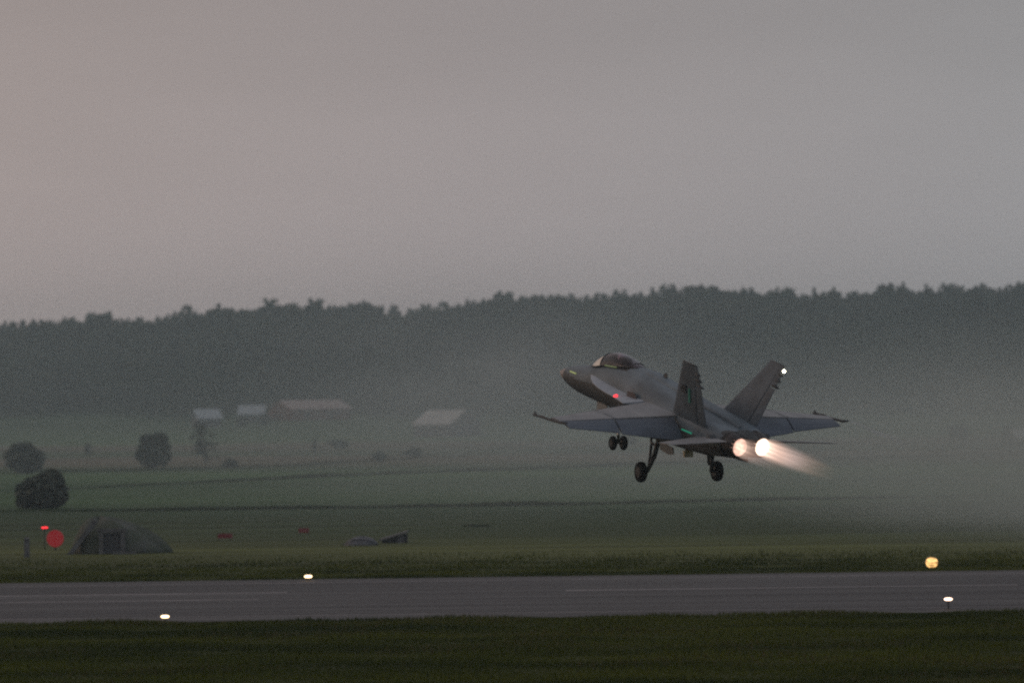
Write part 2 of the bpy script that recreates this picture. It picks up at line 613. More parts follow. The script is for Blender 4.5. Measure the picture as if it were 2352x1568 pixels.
def sheet(name, x0, x1, y0, y1, z, m, kind='structure'):
    o = MB().add([(x0, y0, z), (x1, y0, z), (x1, y1, z), (x0, y1, z)], [(0, 1, 2, 3)]).build(name, m)
    return tag(o, kind=kind)


sheet('runway', -1400, 1400, RW0, RW1, .020, M['asphalt'])
sheet('runway_edge_marking', -1300, 1300, 214.3, 214.75, .0245, M['marking'])
sheet('runway_centre_marking', -42.0, -10.1, 202.0, 202.75, .0245, M['marking'])
sheet('runway_centre_marking', 2.2, 22.0, 200.0, 200.7, .0245, M['marking'])
sheet('runway_side_marking', -40.0, -10.9, 194.6, 195.1, .0245, M['marking'])
sheet('runway_edge_marking', -1300, 1300, 177.6, 177.85, .0245, M['marking'])


# ------------------------------------------------------------------ grass blades (stuff)
def blades(name, n, x0, x1, y0, y1, hmin, hmax, m, wmul=1.0, mask=None, kind='stuff', zfun=None):
    x = RNG.uniform(x0, x1, n)
    y = RNG.uniform(y0, y1, n)
    if mask is not None:
        k = mask(x, y)
        x, y = x[k], y[k]
        n = len(x)
    z = height(x, y) if zfun is None else zfun(x, y)
    h = RNG.uniform(hmin, hmax, n) * (0.75 + .5 * np.clip(np.sin(x * .7 + y * .31) * np.sin(x * .23 - y * .5), -1, 1))
    wd = RNG.uniform(.012, .03, n) * wmul
    a = RNG.uniform(0, math.pi, n)
    lean = RNG.normal(0, .35, (n, 2)) * h[:, None]
    dx, dy = np.cos(a) * wd, np.sin(a) * wd
    V = np.empty((n, 3, 3))
    V[:, 0] = np.stack([x - dx, y - dy, z - .02], 1)
    V[:, 1] = np.stack([x + dx, y + dy, z - .02], 1)
    V[:, 2] = np.stack([x + lean[:, 0], y + lean[:, 1], z + h], 1)
    o = np_mesh(name, V.reshape(-1, 3), np.arange(3 * n).reshape(n, 3), m)
    return tag(o, kind=kind)


def near_edge(x):
    return RW0 + .35 + .35 * np.sin(x * .8) + .3 * np.sin(x * 2.3 + 1) + .25 * np.sin(x * .23)


g = blades('grass', 330000, -30, 30, 124, 174.6, .07, .22, M['blade'], 1.3, mask=lambda x, y: y < near_edge(x) + RNG.normal(0, .12, len(x)))
tag(g, 'short dark grass on the near side of the runway', 'grass')
g = blades('dry_grass', 46000, -30, 30, 124, 172.5, .10, .26, M['straw'], 1.3,
           mask=lambda x, y: (np.sin(x * .21 + y * .13) + np.sin(x * .47 - y * .29 + 2) + np.sin(y * .6)) > .9)
tag(g, 'scattered dry straw coloured grass in the near verge', 'grass')
g = blades('grass', 190000, -40, 40, RW1 - .5, RW1 + 44, .07, .20, M['blade'], 1.7,
           mask=lambda x, y: (y > RW1 + .1 - .4 * np.sin(x * .9)) & (RNG.random(len(x)) < np.clip(1.0 - (y - RW1) / 44., 0, 1) ** 1.8))
tag(g, 'dark rough grass along the far edge of the runway', 'grass')


# long rows of rank weeds along the field ditches
def weed_row(label, pts, n, h, width, clump=0.0):
    P = [ground_hit(*p) for p in pts]
    px = np.array([p.x for p in P])
    py = np.array([p.y for p in P])
    o_ = np.argsort(px)
    px, py = px[o_], py[o_]
    x = RNG.uniform(px[0], px[-1], n)
    y = np.interp(x, px, py) + RNG.normal(0, width, n)
    z = height(x, y)
    dens = .55 + .45 * np.sin(x * .16 + len(pts)) * np.sin(x * .43 + 1.0)
    hh = h * RNG.uniform(.3, 1.15, n) * (.55 + .6 * np.clip(dens, 0, 1))
    wd = RNG.uniform(.08, .2, n)
    u = (x - px[0]) / (px[-1] - px[0])
    hh *= np.clip(5 * np.minimum(u, 1 - u), .15, 1)
    a = RNG.uniform(0, math.pi, n)
    lean = RNG.normal(0, .25, (n, 2)) * hh[:, None]
    V = np.empty((n, 4, 3))
    dx, dy = np.cos(a) * wd, np.sin(a) * wd
    V[:, 0] = np.stack([x - dx, y - dy, z - .05], 1)
    V[:, 1] = np.stack([x + dx, y + dy, z - .05], 1)
    V[:, 2] = np.stack([x + lean[:, 0] + dx * .5, y + lean[:, 1] + dy * .5, z + hh], 1)
    V[:, 3] = np.stack([x + lean[:, 0] - dx * .5, y + lean[:, 1] - dy * .5, z + hh], 1)
    ob = np_mesh('ditch_weeds', V.reshape(-1, 3), np.arange(4 * n).reshape(n, 4), M['weeds'])
    return tag(ob, label, 'weeds', 'weed rows along the field ditches', 'stuff')


weed_row('long dark row of weeds running slantwise across the whole field', [(-60, 1131), (160, 1122), (560, 1104), (1000, 1085), (1500, 1065), (2400, 1040)], 15000, .44, .6)
weed_row('dark row of weeds along the nearer ditch below the jet', [(-60, 1174), (400, 1171), (900, 1165), (1300, 1159), (1500, 1154), (1900, 1146), (2400, 1136)], 12000, .24, 1.2)
weed_row('thick clump of weeds on the nearer ditch left of the jet', [(1030, 1162), (1300, 1157)], 2200, .24, 2.4)
weed_row('short row of weeds in the meadow right of the grey hut', [(1060, 1208), (1130, 1209)], 300, .12, .7)
weed_row('faint row of weeds at the foot of the brown plot', [(-40, 1086), (330, 1080), (700, 1068), (1100, 1048)], 6000, .35, 3.5)


# ------------------------------------------------------------------ trees
def leaf_cloud(n, shape, size):
    """n small leaf-clump quads filling shape(u) -> points; returns V, F"""
    P = shape(n)
    k = len(P)
    A = RNG.normal(size=(k, 3))
    A /= np.linalg.norm(A, axis=1)[:, None]
    B = np.cross(A, RNG.normal(size=(k, 3)))
    B /= np.linalg.norm(B, axis=1)[:, None]
    s = RNG.uniform(.6, 1.3, k)[:, None] * size
    V = np.stack([P - A * s - B * s * .6, P + A * s - B * s * .6, P + A * s * .8 + B * s * .7, P - A * s * .8 + B * s * .7], 1)
    return V.reshape(-1, 3), np.arange(4 * k).reshape(k, 4)


def lumpy(w, h, z0, lumps, seed):
    r = np.random.default_rng(seed)
    cs = []
    for i in range(lumps):
        a = r.uniform(0, 2 * math.pi)
        t = r.uniform(0, 1)
        rr = .36 * w * math.sqrt(max(0, 1 - (t - .35) ** 2 / .55)) * r.uniform(.45, 1)
        cs.append((math.cos(a) * rr, math.sin(a) * rr, z0 + h * (.16 + .68 * t), r.uniform(.14, .24) * w, r.uniform(.12, .2) * h))
    cs.append((0, 0, z0 + h * .40, .41 * w, .44 * h))
    cs = np.array(cs)

    def f(n):
        i = np.where(RNG.random(n) < .22, len(cs) - 1, RNG.integers(0, len(cs), n))
        d = RNG.normal(size=(n, 3))
        d /= np.linalg.norm(d, axis=1)[:, None]
        d *= RNG.uniform(.45, 1.05, n)[:, None] ** .6
        c = cs[i]
        P = c[:, :3] + d * c[:, [3, 3, 4]]
        return P[P[:, 2] > z0 * .6 + .05]
    return f


def cone(w, h, z0):
    def f(n):
        t = RNG.random(n) ** .75
        t = 1 - (1 - t) ** 1.0
        tier = (np.floor(t * 11) + RNG.random(n) * .6) / 11.2
        r = (1 - tier) * w * .5 * (.35 + .65 * RNG.random(n) ** .5) + .03 * w
        a = RNG.uniform(0, 2 * math.pi, n)
        return np.stack([np.cos(a) * r, np.sin(a) * r, z0 + (h - z0) * tier - .12 * r], 1)
    return f


def tree(name, label, cat, loc, w, h, trunk, n, size, m, seed, group=None, conifer=False):
    t = empty(name, loc, RNG.uniform(0, 6.28), label, cat, group)
    sh = cone(w, h, trunk) if conifer else lumpy(w, h - trunk, trunk, 9, seed)
    V, F = leaf_cloud(n, sh, size)
    np_mesh('crown', V, F, m, t)
    tm = MB()
    top = h * (.92 if conifer else .62)
    r0 = max(.04, .028 * h)
    tm.tube([(0, 0, -.2), (.02 * h, .01 * h, top * .35), (-.01 * h, .02 * h, top * .7), (0, 0, top)], [r0 * 1.25, r0, r0 * .7, r0 * .25], 8)
    if not conifer:
        for k in range(5):
            a = 2.4 * k + seed
            z = top * (.35 + .12 * k)
            tm.tube([(0, 0, z), (math.cos(a) * w * .2, math.sin(a) * w * .2, z + h * .13), (math.cos(a) * w * .34, math.sin(a) * w * .34, z + h * .2)], [r0 * .5, r0 * .35, r0 * .12], 6)
    tm.build('trunk', M['bark'], t, True)
    return t


def tree_px(name, label, cat, px, base, wpx, hpx, m, seed, trunk=.08, n=1600, group=None, conifer=False, D=None):
    p = ground_hit(px, base)
    if D:
        q = at(px, base, D)
        p = Vector((q.x, q.y, hz(q.x, q.y)))
    sc_ = p.y / FPX
    w, h = wpx * sc_, hpx * sc_
    return tree(name, label, cat, p, w, h, trunk * h, n, max(.09, w * .05), m, seed, group, conifer)


FG = 'bushes and trees standing in the fields'
tree_px('bush', 'big dark bush right above the red disc, widest of the field bushes', 'bush', 97, 1168, 140, 88, M['leaf_dark'], 31, .0, 3800, FG)
tree_px('bush', 'dark rounded bush behind and above the big bush by the picture edge', 'bush', 58, 1088, 108, 72, M['leaf_dark'], 4, .03, 2000, FG)
tree_px('tree', 'dark round-headed tree standing alone in the brown plot', 'tree', 357, 1076, 92, 92, M['leaf'], 5, .02, 2200, FG)
tree_px('bush', 'very small dark upright bush between the round tree and the left bush', 'bush', 203, 1046, 22, 30, M['leaf_dark'], 6, .06, 500, FG)
tree_px('tree', 'hazy tall loose tree below the blue-grey roof', 'tree', 470, 1062, 76, 96, M['leaf'], 7, .05, 230, FG)
tree_px('bush', 'low faint bush just right of the hazy tall tree', 'bush', 528, 1073, 46, 20, M['leaf'], 8, .02, 600, FG)
tree_px('bush', 'low wide dark bush in the brown plot below the red roofed barn', 'bush', 780, 1030, 54, 22, M['leaf'], 9, .02, 600, FG)
tree_px('tree', 'thin upright young tree below the red roofed barn', 'tree', 724, 1046, 17, 46, M['leaf'], 10, .2, 400, FG)
tree_px('bush', 'small round bush in the green field below the pale barn', 'bush', 870, 1060, 40, 24, M['leaf'], 12, .02, 500, FG)
tree_px('bush', 'faint wide bush just below the pale barn', 'bush', 950, 1050, 52, 24, M['leaf'], 13, .02, 500, FG)
tree_px('bush', 'dim grey bush to the right of the starboard wing tip', 'bush', 2202, 1010, 60, 38, M['leaf'], 15, .02, 600, FG)
tree_px('bush', 'dim bush beside the small house cut by the right edge', 'bush', 2326, 1016, 62, 42, M['leaf'], 16, .02, 600, FG)
tree_px('bush', 'small dim bush under the nose of the jet by the far plot', 'bush', 1440, 1022, 60, 26, M['leaf'], 17, .02, 600, FG)
tree_px('bush', 'leafy bush hiding the lower left of the small blue-grey gabled roof', 'bush', 556, 962, 34, 26, M['leaf'], 18, .02, 500, FG, D=1395)
tree_px('bush', 'leafy bush hiding the lower right of the small blue-grey gabled roof', 'bush', 607, 962, 36, 28, M['leaf'], 19, .02, 500, FG, D=1395)

# the wooded hill: thousands of trees that read as one mass
protos = []
for k in range(6):
    con = k in (1, 4)
    h = 13.5
    if con:
        V1, F1 = leaf_cloud(80, cone(5.2, h, 1.5), .75)
    else:
        V1, F1 = leaf_cloud(80, lumpy(7.4, h - 2.5, 2.5, 7, 40 + k), .85)
    protos.append((V1, con))
Vs, mi = [], []
cell = 6.6
for gy in np.arange(1405, 2010, cell):
    for gx in np.arange(-340, 345, cell):
        x = gx + RNG.uniform(-.45, .45) * cell
        y = gy + RNG.uniform(-.45, .45) * cell
        edge = 1448 + 26 * math.sin(x / 38.) + 14 * math.sin(x / 11. + 1) - 28 * math.tanh((x - 0) / 60.)
        if y < edge:
            continue
        if y > 1620 and y < 1860 and RNG.random() < .35:
            continue
        V1, con = protos[RNG.integers(0, 6)]
        s = RNG.uniform(.68, 1.14) * (1.05 if con else 1.08) * (1 + .13 * math.sin(x / 9.0 + y * .021) * math.sin(x / 23.0 + 2 + y * .013))
        if y < edge + 14:
            s *= .68
        a = RNG.uniform(0, 6.28)
        c, sn = math.cos(a) * s, math.sin(a) * s
        z = hz(x, y)
        W = np.empty_like(V1)
        W[:, 0] = V1[:, 0] * c - V1[:, 1] * sn + x
        W[:, 1] = V1[:, 0] * sn + V1[:, 1] * c + y
        W[:, 2] = V1[:, 2] * s * RNG.uniform(.88, 1.1) + z
        Vs.append(W)
        mi.append(np.full(len(V1) // 4, 1 if con else 0))
VV = np.concatenate(Vs)
fo = np_mesh('forest', VV, np.arange(len(VV)).reshape(-1, 4), [M['leaf'], M['needle']], mat_idx=np.concatenate(mi))
tag(fo, 'dense dark mixed forest covering the hill along the skyline', 'forest', kind='stuff')

TALL = [(52, 732, 'leftmost tall tree proud of the forest skyline'),
        (245, 716, 'tall tree on the skyline between the left edge and the blue-grey roof'),
        (492, 707, 'tall tree on the skyline straight above the leftmost blue-grey roof'),
        (735, 692, 'tall tree on the skyline straight above the long red roofed barn'),
        (842, 692, 'tall tree on the crest just before the dip in the skyline'),
        (1078, 700, 'tall tree on the skyline above the right end of the pale barn'),
        (1232, 682, 'tall tree on the skyline above the front end of the near wing rail'),
        (1508, 671, 'tall tree on the skyline between the canopy and the near tail fin'),
        (1912, 664, 'tall tree on the skyline above the far wing tip of the jet'),
        (2118, 668, 'tall tree on the skyline straight above the amber runway light'),
        (2312, 655, 'rightmost tall tree proud of the forest skyline')]
for k, (px, py, lab) in enumerate(TALL):
    tp = at(px, py, 1925)
    z = hz(tp.x, tp.y)
    h = max(10.0, min(18.5, tp.z - z))
    tree('pine_tree', lab, 'tree', (tp.x, tp.y, z), h * (.46 if k % 3 else .55), h, .15 * h,
         420, .62, M['needle'], 60 + k, 'tall trees proud of the hilltop skyline', conifer=(k % 3 != 1))


# ------------------------------------------------------------------ farm buildings
def house(name, label, px, base, a, Lh, hw, wall, rise, m_wall, m_roof, D=None, doors=1, wins=3):
    p = ground_hit(px, base)
    if D:
        q = at(px, base, D)
        p = Vector((q.x, q.y, hz(q.x, q.y)))
    t = empty(name, p, a, label, 'barn' if name == 'barn' else 'house', 'farm buildings at the foot of the hill')
    l2 = Lh / 2
    w = MB()
    ring = [(-l2, -hw, -.6), (l2, -hw, -.6), (l2, hw, -.6), (-l2, hw, -.6)]
    top = [(x, y, wall) for x, y, z in ring]
    w.add(ring + top + [(-l2, 0, wall + rise), (l2, 0, wall + rise)],
          [(0, 1, 5, 4), (2, 3, 7, 6), (1, 2, 6, 9, 5), (3, 0, 4, 8, 7), (0, 3, 2, 1)])
    w.build('wall', m_wall, t)
    ov = .5
    sl = rise / hw
    for s in (-1, 1):
        r = MB()
        e = hw + ov
        pts = [(-l2 - ov, s * e, wall - ov * sl), (l2 + ov, s * e, wall - ov * sl), (l2 + ov, 0, wall + rise), (-l2 - ov, 0, wall + rise)]
        lo = [(x, y, z + .06) for x, y, z in pts]
        hi = [(x, y, z + .2) for x, y, z in pts]
        r.add(lo + hi, [(0, 1, 2, 3), (4, 5, 6, 7), (0, 1, 5, 4), (1, 2, 6, 5), (2, 3, 7, 6), (3, 0, 4, 7)])
        r.build('roof', m_roof, t)
    for k in range(doors):
        d = MB().box((-l2 * .45 + k * l2 * .8, -hw - .03, min(1.1, wall * .42)), (1.5, .08, min(2.2, wall * .84))).build('door', M['black'], t)
    for k in range(wins):
        x = -l2 * .75 + (k + .5) * (1.5 * l2) / wins
        f = MB().box((x + .3, -hw - .035, wall * .6), (.9, .09, .9)).build('window', M['trim'], t)
        MB().box((x + .3, -hw - .085, wall * .6), (.7, .03, .7)).build('pane', M['win'], f)
    return t


house('barn', 'pale grey roofed barn alone in the field left of the jet', 1027, 1001, rad(-44), 14.5, 6.0, 3.4, 3.7, M['wall_grey'], M['roof_pale'], doors=2, wins=2)
house('barn', 'long red roofed barn below the wooded hill', 711, 940, rad(32), 21.0, 7.4, 3.0, 2.6, M['wall_red'], M['roof_red'], doors=2, wins=4, D=1425)
house('house', 'small house with a blue-grey roof, leftmost of the farm buildings', 474, 974, rad(20), 7.2, 3.9, 2.6, 2.6, M['wall_grey'], M['roof_blue'], D=1405)
house('house', 'small blue-grey gabled house half hidden by bushes beside the red roof', 580, 958, rad(-4), 7.6, 3.6, 2.5, 2.5, M['wall_grey'], M['roof_blue'], D=1420)
house('house', 'small pale house cut by the right edge of the picture', 2352, 1004, rad(24), 5.5, 2.6, 1.9, 1.6, M['wall_grey'], M['roof_pale'], D=1000, wins=2)

# ------------------------------------------------------------------ airfield furniture on the left, beyond the runway
def gpt(px, py):
    return ground_hit(px, py)


# earth-covered shelter with concrete portal
p = gpt(255, 1272)
sh_ = empty('earth_shelter', p, 0, 'low dark earth-covered shelter with pale concrete portal behind the runway', 'shelter')
mm = MB()
rings_ = []
for i in range(13):
    t_ = i / 12
    r_ = math.cos(t_ * math.pi / 2)
    ring = []
    for j in range(36):
        a = 2 * math.pi * j / 36
        k = 1 + .08 * math.sin(5 * a + 3 * t_) + .05 * math.sin(11 * a + 2)
        X = math.cos(a) * (3.5 * (1 - t_) * .97 + .13 * r_ if math.cos(a) > 0 else 2.3 * r_) * k - .75 * (1 - r_)
        Y = math.sin(a) * 1.9 * r_ * k + 1.9
        Z = 2.15 * math.sin(t_ * math.pi / 2) ** .85 * (1 + .05 * math.sin(4 * a))
        ring.append((X - .1, Y, Z - .05))
    rings_.append(ring)
mm.rings(rings_, True, True)
mm.build('mound', M['mound'], sh_, True)
MB().box((-.55, -.05, .62), (.26, .3, 1.25)).build('portal_pier', M['concrete'], sh_)
MB().box((.72, -.05, .66), (.26, .3, 1.3)).build('portal_pier', M['concrete'], sh_)
MB().box((.08, -.03, 1.38), (1.75, .34, .2)).build('lintel', M['concrete'], sh_)
MB().box((.08, .02, .6), (.98, .1, 1.2)).build('door', M['rail'], sh_)
MB().box((.85, -.75, .07), (1.3, .7, .16)).build('door_slab', M['concrete'], sh_)
mm = MB()
mm.add([(-2.25, -.1, 0), (-2.25, .35, 0), (-.75, .35, 1.9), (-.75, -.1, 1.9), (-2.6, -.1, 0), (-2.6, .35, 0), (-1.0, .35, 2.05), (-1.0, -.1, 2.05)],
       [(0, 1, 2, 3), (4, 5, 6, 7), (0, 3, 7, 4), (1, 2, 6, 5), (2, 3, 7, 6), (0, 1, 5, 4)])
mm.build('wing_wall', M['concrete'], sh_)

p = gpt(127, 1264)
dz = at(127, 1236, p.y).z - p.z
t = empty('signal_disc', p, 0, 'large dull red glowing disc on a short post left of the shelter', 'signal disc')
MB().lathe((0, 0, dz), (0, -1, 0), [(-.03, .5), (-.02, .52), (.02, .52), (.03, .5)], 40).build('disc', M['disc_red'], t)
MB().tube([(0, .08, -.2), (0, .08, dz + .3)], .05, 10).build('post', M['black'], t)

p = gpt(103, 1262)
dz = at(103, 1211, p.y).z - p.z
t = empty('warning_light', p, 0, 'small bright red warning light above left of the red disc', 'warning light')
MB().tube([(0, 0, -.2), (0, 0, dz - .09)], .03, 8).build('pole', M['black'], t)
MB().box((0, 0, dz - .065), (.34, .14, .05)).build('bracket', M['black'], t)
MB().lathe((-.19, 0, dz), (1, 0, 0), [(0, .02), (.03, .042), (.35, .042), (.38, .02)], 14).build('lens', M['red_light'], t)

p = gpt(62, 1280)
t = empty('concrete_post', p, 0, 'pale upright concrete post leftmost beyond the runway', 'post')
MB().box((0, 0, .48), (.30, .3, 1.16)).build('shaft', M['concrete'], t)
MB().add([(-.19, -.19, 1.06), (.19, -.19, 1.06), (.19, .19, 1.06), (-.19, .19, 1.06), (0, 0, 1.2)], [(0, 1, 4), (1, 2, 4), (2, 3, 4), (3, 0, 4), (0, 3, 2, 1)]).build('cap', M['concrete'], t)

for px, py, w_, lab in ((517, 1241, .95, 'low red marker board on legs right of the shelter'), (698, 1228, .7, 'faint small red marker board in the meadow left of the tarpaulin heap')):
    p = gpt(px, py)
    t = empty('marker_board', p, 0, lab, 'marker board', 'red marker boards beyond the runway')
    MB().box((0, 0, .3), (w_, .05, .3)).build('board', M['board_red'], t)
    for s in (-1, 1):
        MB().box((s * w_ * .38, .05, .12), (.06, .05, .5)).build('leg', M['black'], t)

p = gpt(826, 1252)
t = empty('tarpaulin_heap', p, 0, 'low grey tarpaulin-covered heap beside the sloping roofed hut', 'heap')
rs = []
for i in range(9):
    t_ = i / 8
    r_ = math.cos(t_ * math.pi / 2)
    rs.append([(math.cos(a) * 1.05 * r_ * (1 + .1 * math.sin(3 * a + 1)) + .15 * t_, math.sin(a) * .8 * r_ * (1 + .08 * math.sin(5 * a)), .55 * math.sin(t_ * math.pi / 2) * (1 + .1 * math.sin(2 * a)) - .03)
               for a in [2 * math.pi * j / 24 for j in range(24)]])
MB().rings(rs).build('tarpaulin', M['tarp'], t, True)
MB().tube([(-1.1, -.3, .03), (-.4, -.62, .36), (.5, -.6, .38), (1.15, -.2, .03)], .025, 6).build('rope', M['black'], t)

p = gpt(905, 1246)
t = empty('hut', p, 0, 'small dark hut with a pale single-slope roof beyond the runway', 'hut')
mm = MB()
mm.add([(-.75, -.6, -.1), (.85, -.6, -.1), (.85, .6, -.1), (-.75, .6, -.1), (-.75, -.6, .15), (.85, -.6, .58), (.85, .6, .58), (-.75, .6, .15)],
       [(0, 1, 5, 4), (1, 2, 6, 5), (2, 3, 7, 6), (3, 0, 4, 7), (0, 3, 2, 1), (4, 5, 6, 7)])
mm.build('wall', M['black'], t)
mm = MB()
lo = [(-.95, -.78, .10), (.75, -.78, .60), (.95, .78, .70), (-.75, .78, .20)]
mm.add(lo + [(x, y, z + .09) for x, y, z in lo], [(0, 3, 2, 1), (4, 5, 6, 7), (0, 1, 5, 4), (1, 2, 6, 5), (2, 3, 7, 6), (3, 0, 4, 7)])
mm.build('roof', M['concrete'], t)
MB().box((.45, -.61, .18), (.42, .04, .5)).build('door', M['tarp'], t)


# ------------------------------------------------------------------ runway edge lights
def edge_light(label, px, py, D, lens_m, rx, rz_):
    c = at(px, py, D)
    t = empty('runway_light', (c.x, c.y, 0), 0, label, 'runway light', 'elevated lights along the runway edges')
    g0 = hz(c.x, c.y)
    z = c.z
    MB().lathe((0, 0, g0 - .02), (0, 0, 1), [(0, .16), (.05, .16), (.07, .1)], 16).build('base', M['lamp_body'], t)
    MB().tube([(0, 0, g0), (0, 0, max(g0 + .06, z - rz_))], .03, 8).build('stem', M['lamp_body'], t)
    rs = []
    for i in range(1, 12):
        a = math.pi * i / 12
        rs.append([(math.cos(b) * rx * math.sin(a) ** .7, math.sin(b) * rx * .7 * math.sin(a) ** .7, z - math.cos(a) * rz_) for b in [2 * math.pi * j / 20 for j in range(20)]])
    MB().rings(rs).build('lens', lens_m, t, True)
    return t


edge_light('white runway light on the near edge at the left', 379, 1415, 172.2, M['lamp_warm'], .165, .062)
edge_light('white runway light on the near edge at the right', 2178, 1375, 175.5, M['lamp_pink'], .165, .062)
edge_light('white runway light on the far edge left of the jet', 708, 1323, 217.0, M['lamp_warm'], .19, .075)
edge_light('big amber runway light glowing in the far grass at the right', 2140, 1291, 221.5, M['lamp_amber'], .29, .25)

# ------------------------------------------------------------------ the jet
jet = empty('fighter_jet', (0, 0, 0), 0, 'dark grey twin-tailed fighter jet climbing with wheels down and afterburners lit', 'fighter jet')
JR = Matrix(((-0.41203627, -0.90760604, 0.08048225), (0.89332024, -0.41978335, -0.16050199), (0.17945768, 0.00576378, 0.98374881)))
jet.rotation_euler = JR.to_euler()
jet.location = (6.07732, 168.61246, 7.83838)


def B(s, y, z):
    """station aft of the nose, port offset, height -> jet coordinates"""
    return Vector((10.0 - s, y, z))


def sup(c, n):
    return math.copysign(abs(c) ** (2.0 / n), c)


def section(s, hw, zt, zb, zc, nt=2.2, nb=2.4, k=40, y0=0.0):
    r = []
    for i in range(k):
        a = 2 * math.pi * i / k
        ca, sa = math.cos(a), math.sin(a)
        n = nt if sa >= 0 else nb
        r.append(B(s, y0 + hw * sup(ca, n), zc + (zt - zc if sa >= 0 else zc - zb) * sup(sa, n)))
    return r


FUS = [(-.17, .012, -.30, -.32, -.31, 2, 2), (-.08, .06, -.25, -.38, -.31, 2, 2), (.12, .13, -.17, -.47, -.31, 2, 2), (.35, .2, -.10, -.54, -.31, 2, 2), (.72, .31, .02, -.63, -.29, 2, 2),
       (1.2, .41, .14, -.71, -.26, 2, 2.05), (1.6, .47, .22, -.76, -.24, 2, 2.1), (2.2, .54, .33, -.80, -.2, 2.05, 2.15), (2.95, .6, .47, -.83, -.15, 2.1, 2.2),
       (3.7, .64, .6, -.84, -.1, 2.4, 2.3), (4.5, .68, .79, -.85, -.06, 2.45, 2.4), (5.3, .72, .88, -.87, -.04, 2.45, 2.5), (6.0, .75, .94, -.9, -.02, 2.3, 2.6),
       (6.5, .78, .98, -.92, 0, 2.1, 2.8), (6.9, .80, 1.0, -.94, 0, 2.0, 3), (7.4, .83, 1.0, -.96, 0, 1.9, 3), (8.2, .88, .96, -.99, 0, 1.85, 3), (9.0, .95, .88, -1.0, 0, 1.8, 3.2), (9.8, 1.0, .79, -1.0, 0, 1.8, 3.4),
       (10.8, 1.06, .68, -1.0, -.02, 1.9, 3.4), (12, 1.1, .53, -1.0, -.06, 2.1, 3.2), (13, 1.12, .41, -1.0, -.12, 2.3, 3.0), (14, 1.1, .29, -.98, -.2, 2.5, 2.8), (14.8, 1.04, .18, -.92, -.28, 2.6, 2.7), (15.3, .97, .1, -.86, -.33, 2.6, 2.6)]
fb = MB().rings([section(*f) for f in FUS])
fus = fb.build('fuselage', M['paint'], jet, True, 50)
fus.data.materials.append(M['nose_glow'])
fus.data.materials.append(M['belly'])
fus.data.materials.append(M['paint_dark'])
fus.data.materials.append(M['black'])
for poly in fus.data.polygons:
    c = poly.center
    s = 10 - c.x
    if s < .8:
        poly.material_index = 1  # nose tip faces carry the painted afterglow
    elif 3.4 < s < 6.3 and poly.normal.z > .5 and abs(c.y) < .44:
        poly.material_index = 4
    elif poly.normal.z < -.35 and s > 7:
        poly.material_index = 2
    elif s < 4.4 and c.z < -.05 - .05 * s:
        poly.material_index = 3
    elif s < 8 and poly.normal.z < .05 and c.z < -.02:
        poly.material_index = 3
MB().rings([section(s_, hw_, zt_, zt_ - .35, zt_ - .16, 2.0, 2.0, 20) for s_, hw_, zt_ in [(6.95, .22, 1.02), (8, .3, 1.03), (9.5, .3, .9), (11, .28, .78), (12.5, .25, .64), (13.8, .2, .47), (15.0, .1, .22)]]).build('dorsal_spine', M['paint'], jet, True, 50)
# flat dark cap between the two engines
MB().box(B(15.42, 0, -.36), (.3, .8, .62)).build('tail_fairing', M['burnt'], jet)
MB().rings([section(15.2, .42, .12, -.12, 0, 3, 3, 16), section(15.9, .3, .02, -.14, -.06, 3, 3, 16), section(16.15, .14, -.04, -.12, -.08, 3, 3, 16)]).build('beaver_tail', M['paint_dark'], jet, True, 40)

